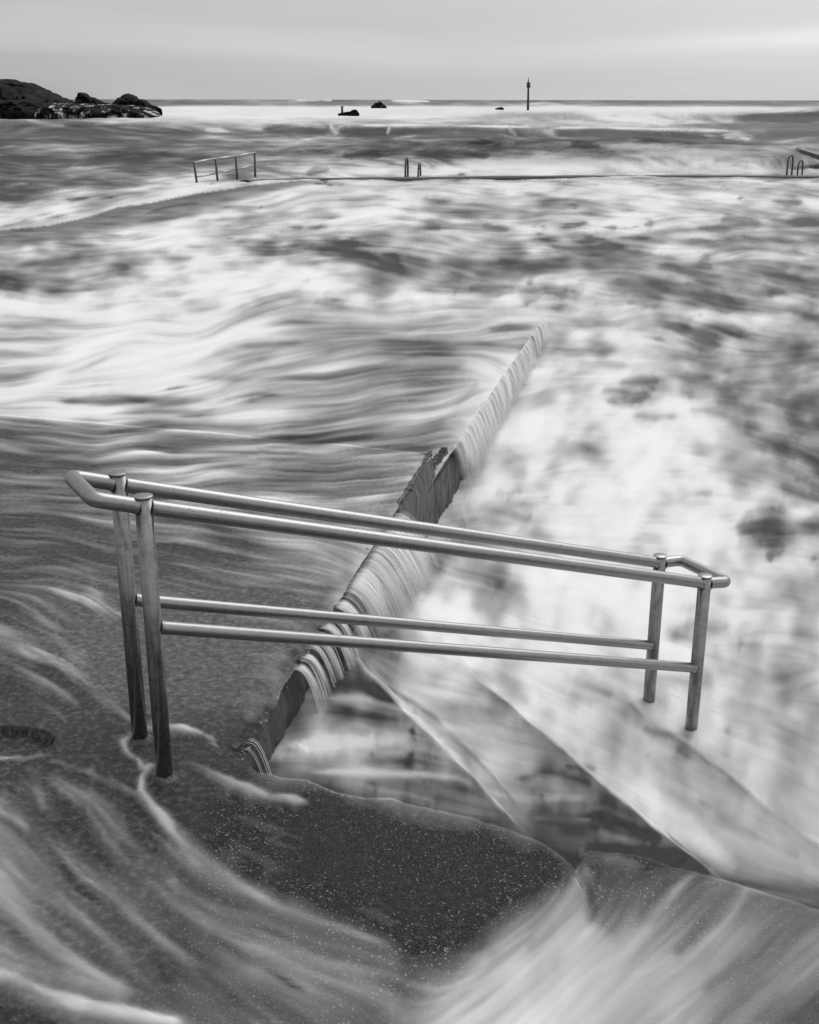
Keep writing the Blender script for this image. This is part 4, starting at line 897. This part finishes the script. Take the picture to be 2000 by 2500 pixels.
# ---------------------------------------------------------------- near handrail
RAD=.0275; RR=.0255
rail=empty('handrail',(FL[0],FL[1],0),'large galvanised double handrail with looped ends sloping down over the near pool steps','handrail')
dS=np.array([1.521,.866,-.55]); s3=np.array([SD[0],SD[1],0.]); tR=1.388
f0=np.array([FL[0],FL[1],.992]); b0=np.array([BL[0],BL[1],.985])
f1=f0+dS*tR; b1=b0+dS*(tR-.004)
up=lambda p,h: np.array([p[0],p[1],h])
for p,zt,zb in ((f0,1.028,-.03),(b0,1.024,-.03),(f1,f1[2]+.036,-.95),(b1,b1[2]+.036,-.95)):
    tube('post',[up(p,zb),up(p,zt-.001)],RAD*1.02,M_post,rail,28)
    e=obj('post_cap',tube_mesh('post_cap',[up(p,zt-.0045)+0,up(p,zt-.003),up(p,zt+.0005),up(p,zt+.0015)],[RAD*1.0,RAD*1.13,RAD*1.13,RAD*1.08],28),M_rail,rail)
    # weld collars where the rail meets the post
    for sg in (-1,1):
        q=np.array([p[0],p[1],p[2]]); w_=dS/np.linalg.norm(dS)*sg
        tube('weld',[q+w_*(RAD*.8),q+w_*(RAD*1.25)],[RR*1.10,RR*1.01],M_rail,rail,20,False)
Lx=.155
fa=f0-s3*Lx+np.array([0,0,.05]); ba=b0-s3*Lx+np.array([0,0,.05])
fz=f1+s3*.135-np.array([0,0,.022]); bz=b1+s3*.125-np.array([0,0,.012])
cross=(ba-fa)/np.linalg.norm(ba-fa)
def seg(a,b,n=2): return [a+(b-a)*k/n for k in range(n+1)]
for a,b in ((f0,f1),(b0,b1)):
    w_=(b-a)/np.linalg.norm(b-a); tube('top_rail',[a+w_*RAD*.75,b-w_*RAD*.75],RR,M_rail,rail,28,False)
loop1=bend([f0-(f0-fa)/np.linalg.norm(f0-fa)*RAD*.75,fa,ba,b0-(b0-ba)/np.linalg.norm(b0-ba)*RAD*.75],.034)
loop2=bend([f1+(fz-f1)/np.linalg.norm(fz-f1)*RAD*.75,fz,bz,b1+(bz-b1)/np.linalg.norm(bz-b1)*RAD*.75],.03)
tube('end_loop',loop1,RR,M_rail,rail,24,False); tube('end_loop',loop2,RR,M_rail,rail,24,False)
for a,b,z0 in ((f0,f1,.578),(b0,b1,.566)):
    a2=up(a,z0); b2=a2+(b-a); b2[2]=b[2]-(a[2]-z0)+.006
    w_=(b2-a2)/np.linalg.norm(b2-a2); tube('mid_rail',[a2+w_*RAD*.8,b2-w_*RAD*.8],RR*.88,M_rail,rail,28,False)
    for q,sg in ((a2,1),(b2,-1)): tube('weld',[q+w_*sg*RAD*.85,q+w_*sg*RAD*1.22],[RR*.99,RR*.90],M_rail,rail,20,False)
# rough mortar heaped round the two near post feet
for p,sd in ((FL,3),(BL,8)):
    th=np.linspace(0,2*math.pi,41)[None]*np.ones((9,1)); q=np.linspace(0,1,9)[:,None]*np.ones((1,41))
    R_=.026+q*(.026+.016*fbm(np.cos(th)*1.5+sd,np.sin(th)*1.5,3)); zc=.020*(1-q)**1.3+.006*fbm(np.cos(th)*3+sd,q*4,3)*(1-q*.5)
    X=p[0]+R_*np.cos(th); Y=p[1]+R_*np.sin(th); Z=top_z(X,Y)+zc-.003
    me=mesh_np('mortar_collar',np.stack([X,Y,Z],-1).reshape(-1,3),grid_faces(*X.shape),{'rough':X*0+.1,'chip':X*0,'pale':X*0+.8}); obj('mortar_collar',me,M_con,rail)
# water drops hanging on and standing on the rails: one scatter each
def drops(a,b,n,seed,parent,r):
    rg_=random.Random(seed); bm=bmesh.new()
    for k in range(n):
        t=rg_.random(); p=a+(b-a)*t; an=rg_.uniform(-1.2,1.2); sd=np.cross(b-a,[0,0,1]); sd/=np.linalg.norm(sd)
        if rg_.random()<.25: an=math.pi+rg_.uniform(-.3,.3)
        c=p+(np.array([0,0,1])*math.cos(an)+sd*math.sin(an))*r; rd=rg_.uniform(.0012,.003)
        bmesh.ops.create_icosphere(bm,subdivisions=1,radius=rd,matrix=__import__('mathutils').Matrix.Translation(Vector(c)))
    me=bpy.data.meshes.new('water_drops'); bm.to_mesh(me); bm.free()
    o=obj('water_drops',me,M_rail,parent); o['kind']='stuff'
drops(f0,f1,90,1,rail,RR); drops(b0,b1,60,2,rail,RR)
# ---------------------------------------------------------------- far handrail on the sea wall
FB=[((474,397),(483,462)),((526.5,388),(532.5,451)),((576,382),(580,448)),((622,373),(624,444))]
Yf=[37.5,38.6,39.6,40.6]
frl=empty('handrail',tuple(atY(*FB[0][1],Yf[0])),'small bent handrail with four posts standing on the distant left corner of the sea wall','handrail')
tops=[atY(*a,Y) for (a,b),Y in zip(FB,Yf)]; bots=[atY(*b,Y) for (a,b),Y in zip(FB,Yf)]
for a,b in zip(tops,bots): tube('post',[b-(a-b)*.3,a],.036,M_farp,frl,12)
mids=[atY(x,y,Y) for (x,y),Y in zip(((481,433),(529.5,423.3),(578,413.5),(623,404.5)),Yf)]
for Q,r in ((tops,.030),(mids,.026)):
    for a,b in zip(Q[:-1],Q[1:]): tube('rail',[a,b],r,M_far,frl,12)
lo_=[atY(567,449.5,39.4),atY(580,446,39.6),atY(623,434.5,40.6)]
for a,b in zip(lo_[:-1],lo_[1:]): tube('rail',[a,b],.024,M_far,frl,12)
# ---------------------------------------------------------------- far pool wall and the submerged ramp on the left
def ribbon_wall(name,path,zt,zb,wid,label,foamed=True):
    P=np.array(path); P2,t=resample(P,.25) ; n=len(P2); D=np.gradient(P2,axis=0); D/=np.linalg.norm(D,axis=1)[:,None]; O=np.stack([-D[:,1],D[:,0]],-1)
    z=zt(t/t[-1]) if callable(zt) else np.full(n,zt); X=[];Y=[];Z=[]
    for off,dz in ((-.5,-9),(-.5,-.04),(-.46,0),(0,.02),(.46,0),(.5,-.04),(.5,-9)):
        X.append(P2[:,0]+O[:,0]*off*wid+.03*fbm(t,t*0+off*9,3)); Y.append(P2[:,1]+O[:,1]*off*wid); Z.append(np.where(dz<-5,zb,z+dz+.02*fbm(t*.8,t*0+off*5,3)))
    X,Y,Z=map(np.array,(X,Y,Z)); 
    if not foamed: return obj(name,mesh_np(name,np.stack([X,Y,Z],-1).reshape(-1,3),grid_faces(*X.shape)[:,::-1],{'foam':foam_of(look(Vmap,X,Y,np.maximum(Z,-.3)))}),M_sea)
    return obj(name,mesh_np(name,np.stack([X,Y,Z],-1).reshape(-1,3),grid_faces(*X.shape)[:,::-1],{'rough':X*0,'chip':X*0,'pale':X*0+.75}),M_con)
fwp=[at(x,y,-.24)[:2] for x,y in ((2900,420),(2400,425),(2000,430),(1700,429),(1500,430),(1300,431.5),(1100,434),(900,436),(760,438),(650,440),(600,444))]
o=ribbon_wall('sea_wall',fwp,-.215,-1.5,.5,''); tag(o,'low dark far wall of the tidal pool running across below the breaking wave','wall')
lwp=[at(x,y,-.2)[:2] for x,y in ((120,570),(200,548),(290,524),(370,503),(450,491),(500,485))]
o=ribbon_wall('submerged_wall',lwp,lambda t:-.55+.36*sstep(t,.15,.7)-.3*sstep(t,.9,1.),-1.5,.6,'',False); tag(o,'low dark wall running diagonally under the foam towards the distant left handrail','wall')
# ---------------------------------------------------------------- pool ladders
def hoop(name,lb,rb,top,Y,Y2,r,parent):
    a=atY(*lb,Y); b=atY(*rb,Y2); c=atY(*top,(Y+Y2)/2); h=c[2]; w_=np.linalg.norm((b-a)[:2])/2
    pts=[a-np.array([0,0,.3]),up(a,h-w_*1.1)]
    m_=(a+b)/2
    for k in range(1,12):
        an=math.pi*k/12; pts.append(np.array([m_[0],m_[1],0])+(a-b)/2*[1,1,0]*math.cos(an)+np.array([0,0,h-w_*1.1+w_*1.1*math.sin(an)]))
    pts+= [up(b,h-w_*1.1),b-np.array([0,0,.3])]
    tube(name,pts,r,M_farp,parent,10)
l1=empty('pool_ladder',tuple(atY(1008,442,40.2)),'pair of narrow steel ladder hoops standing on the far wall near the middle','pool ladder')
hoop('ladder_rail',(990.2,444),(996.2,442.5),(993,384),40.,40.7,.034,l1); hoop('ladder_rail',(1021.5,442),(1027,441.5),(1023.5,397),40.3,41.,.032,l1)
l2=empty('pool_ladder',tuple(atY(1938,432,41.4)),'pair of rounded steel ladder hoops standing on the far wall at the right','pool ladder')
hoop('ladder_rail',(1920.5,433),(1932.5,434),(1931,377.5),41.2,41.5,.029,l2); hoop('ladder_rail',(1946.8,431),(1958,431),(1955,389.5),41.6,41.9,.027,l2)
# broken slab sticking out of the surf
def prism(name,pts8,mat,parent=None):
    me=bpy.data.meshes.new(name); me.from_pydata([tuple(p) for p in pts8],[],[(0,1,2,3),(7,6,5,4),(0,4,5,1),(1,5,6,2),(2,6,7,3),(3,7,4,0)]); me.update()
    bm=bmesh.new(); bm.from_mesh(me); bmesh.ops.subdivide_edges(bm,edges=bm.edges,cuts=7,use_grid_fill=True)
    for v_ in bm.verts:
        c=v_.co; v_.co=c+Vector((float(fbm(np.array(c.y*3),np.array(c.z*3),3)),float(fbm(np.array(c.x*3),np.array(c.z*3+5),3)),float(fbm(np.array(c.x*4+9),np.array(c.y*4),3))))*.07
    bm.to_mesh(me); bm.free(); return obj(name,me,mat,parent,smooth=False)
Ys=47.5; P=[atY(x,y,Ys) for x,y in ((1948,367),(1954,362),(2110,411),(2100,430),)]
f4=[P[0],P[1],P[2],P[3]]; f4b=[p+np.array([.4,1.6,0]) for p in f4]
o=prism('broken_slab',f4+f4b,M_wall); tag(o,'dark sloping concrete slab end jutting from the surf beside the right ladder','concrete slab')
# ---------------------------------------------------------------- beacon and marker post
Yb=250.; bt=atY(1290.5,188,Yb); bb=atY(1289.5,268,Yb)
be=empty('beacon',tuple(bb),'tall thin beacon pole with a dark cage topmark rising from the white surf','beacon')
tube('pole',[bb-np.array([0,0,1.5]),bb+(bt-bb)*.62,bt-np.array([0,0,1.4])],[.26,.2,.13],M_dark,be,10)
c0=atY(1290.5,214,Yb); c1=atY(1290.5,200,Yb)
tube('topmark',[c0,c0+(c1-c0)*.15,c0+(c1-c0)*.85,c1],[.18,.32,.32,.16],M_dark,be,8)
for k in range(6):
    a=math.pi*k/3; d_=np.array([math.cos(a),math.sin(a),0])*.33; tube('cage_bar',[c0+d_,c1+d_],.04,M_dark,be,5)
tube('finial',[bt-np.array([0,0,1.4]),bt-np.array([0,0,.5]),bt],[.12,.10,.03],M_dark,be,8)
Ym=205.; o=empty('marker_post',tuple(atY(835.5,279,Ym)),'short dark square post standing in the white surf beside a small rock','post')
a=atY(835.5,283,Ym); b=atY(835.5,259,Ym)
tube('post_shaft',[a,b-np.array([0,0,.12])],.185,M_dark,o,8); tube('post_head',[b-np.array([0,0,.12]),b],.215,M_dark,o,8)
# ---------------------------------------------------------------- rocks
def rock(name,prof,ybase,Y,depth,label,seed,amp=.5,foamy=0,cat='rock',ext=0,parent=None):
    """prof: skyline in the photograph; the body gets its own depth and broken faces"""
    pr=np.array(prof,float); n=max(40,int((pr[-1,0]-pr[0,0])*1.1)); xs=np.linspace(pr[0,0],pr[-1,0],n); yt=np.interp(xs,pr[:,0],pr[:,1])
    m_=44; a=np.linspace(-.12,1.12,m_)
    W=np.array([atY(x,y,Y) for x,y in zip(xs,yt)]); base=atY(1000,ybase,Y)[2]
    hh=np.maximum(W[:,2]-base,.02); u=np.linspace(0,1,n)
    AA,HH=np.meshgrid(a,hh,indexing='ij'); _,UU=np.meshgrid(a,u,indexing='ij'); _,WX_=np.meshgrid(a,W[:,0],indexing='ij')
    ang=AA*math.pi
    sh=np.sign(np.sin(ang))*np.abs(np.sin(ang))**.62
    Xr=WX_.copy(); Yr=Y-np.cos(ang)*depth*(.35+.65*(HH/hh.max())**.7); Zr=base+HH*sh
    L=amp*4
    nz=fbm(Xr/L+seed,Yr/L+Zr/L*1.3,5,.6); n2_=np.abs(fbm(Xr/L*2.3+seed*2,Zr/L*2.6+Yr/L,4,.6))
    k=np.clip(np.abs(np.cos(ang))*1.5,.05,1)
    Yr=Yr-(nz*1.1-n2_*1.2)*amp*2.2*k; Zr=Zr+((fbm(Xr/L*3,Yr/L*3+seed,4)-np.abs(vn(Xr/L*6+seed,Yr*0+seed))*.8)*amp*.5)*k*(HH/hh.max()); Xr=Xr+nz*amp*.35*k
    fm=np.zeros(Xr.shape)
    if foamy: fm=np.clip(sstep(fbm(Xr/(L*.3)+5,(Zr*1.6+Yr*.15)/(L*.3),5,.7),.14,.36)*foamy,0,1)
    else: fm=(1-sstep(Zr-base+amp*.35*fbm(Xr/L*3,Yr*0+seed,3),0.0,.05*hh.max()))*.6*(hh.max()>3)
    o=obj(name,mesh_np(name,np.stack([Xr,Yr,Zr],-1).reshape(-1,3),grid_faces(*Xr.shape),{'foam':fm}),M_rock,parent,smooth=False)
    if parent is None: tag(o,label,cat)
    return o
rock('headland',[(-700,160),(-500,170),(-300,178),(-150,188),(-60,196),(0,195),(12,194),(22,196),(40,200),(58,204.5),(61,203),(75,208),(86,214.5),(88,219),(100,224),(115,229),(126,236.5),(137,238.5),(144,239.5),(150,243),(158,250),(163,256),(170,262)],282,200,15,'big dark rocky headland sloping down to the sea at the left edge',3.3,2.1,cat='headland')
rock('rock_outcrop',[(-300,248),(-60,246),(0,245),(40,246),(70,245),(100,252),(110,262),(96,272),(108,278)][:6]+[(112,268),(122,280)],287,186,6,'low dark boulder shelf at the foot of the headland beside white wash',8.1,1.,cat='rock')
rock('sea_stack',[(184,254),(187,249),(187.5,242),(190,238),(190,231),(192,227),(199,226.5),(206,227.5),(212,232),(214,237),(222,237.5),(230,240),(240,245),(252,250),(268,254),(282,257)],274,196,3.5,'hump-topped dark rock with a long tail, left of the two offshore stacks',5.2,.8)
rock('sea_stack',[(279,252),(281,247),(288,243),(290,239),(297,238.5),(300,233.5),(308,229),(318,231),(323,232.5),(330,238),(336,245),(341,243.5),(347,242.5),(355,246),(360,251),(368,257),(378,259),(387,264)],276,198,4,'broad pointed dark rock right of the two offshore stacks',6.7,.8)
rock('rock_ledge',[(118,262),(140,252),(180,254),(240,255),(300,257),(340,260),(360,265),(372,276),(376,284)],285,187,9,'low flat reef streaked with running white foam between headland and surf',4.4,.7,foamy=.95,cat='reef')
rock('rock',[(826,277),(836,275),(846,273),(855,272),(860,268.5),(868,266.5),(873,270),(877,277)],281,205,1.3,'small dark rock half covered by surf beside the marker post',1.4,.4)
rock('rock',[(905,264),(907,258),(912,255),(916,250),(921,250.5),(925,247.5),(929,247),(933,250.5),(936,255),(941,257),(945,265)],272,242,2.6,'pointed dark rock standing alone in the white surf near the middle',2.4,.7)
rock('rock',[(1044,267),(1047,263.5),(1051,264),(1056,268)],271,240,.7,'tiny dark rock tip in the surf left of the beacon',7.4,.1)
rock('rock',[(1210,263.5),(1216,262.5),(1222,260.5),(1226,261),(1230,263.5)],270,242,.7,'flat dark rock sliver in the surf just left of the beacon pole',9.4,.1)
print('tris',sum(sum(len(p.vertices)-2 for p in o.data.polygons) if len(o.data.polygons)<3000 else 2*len(o.data.polygons) for o in C.objects if o.type=='MESH'))
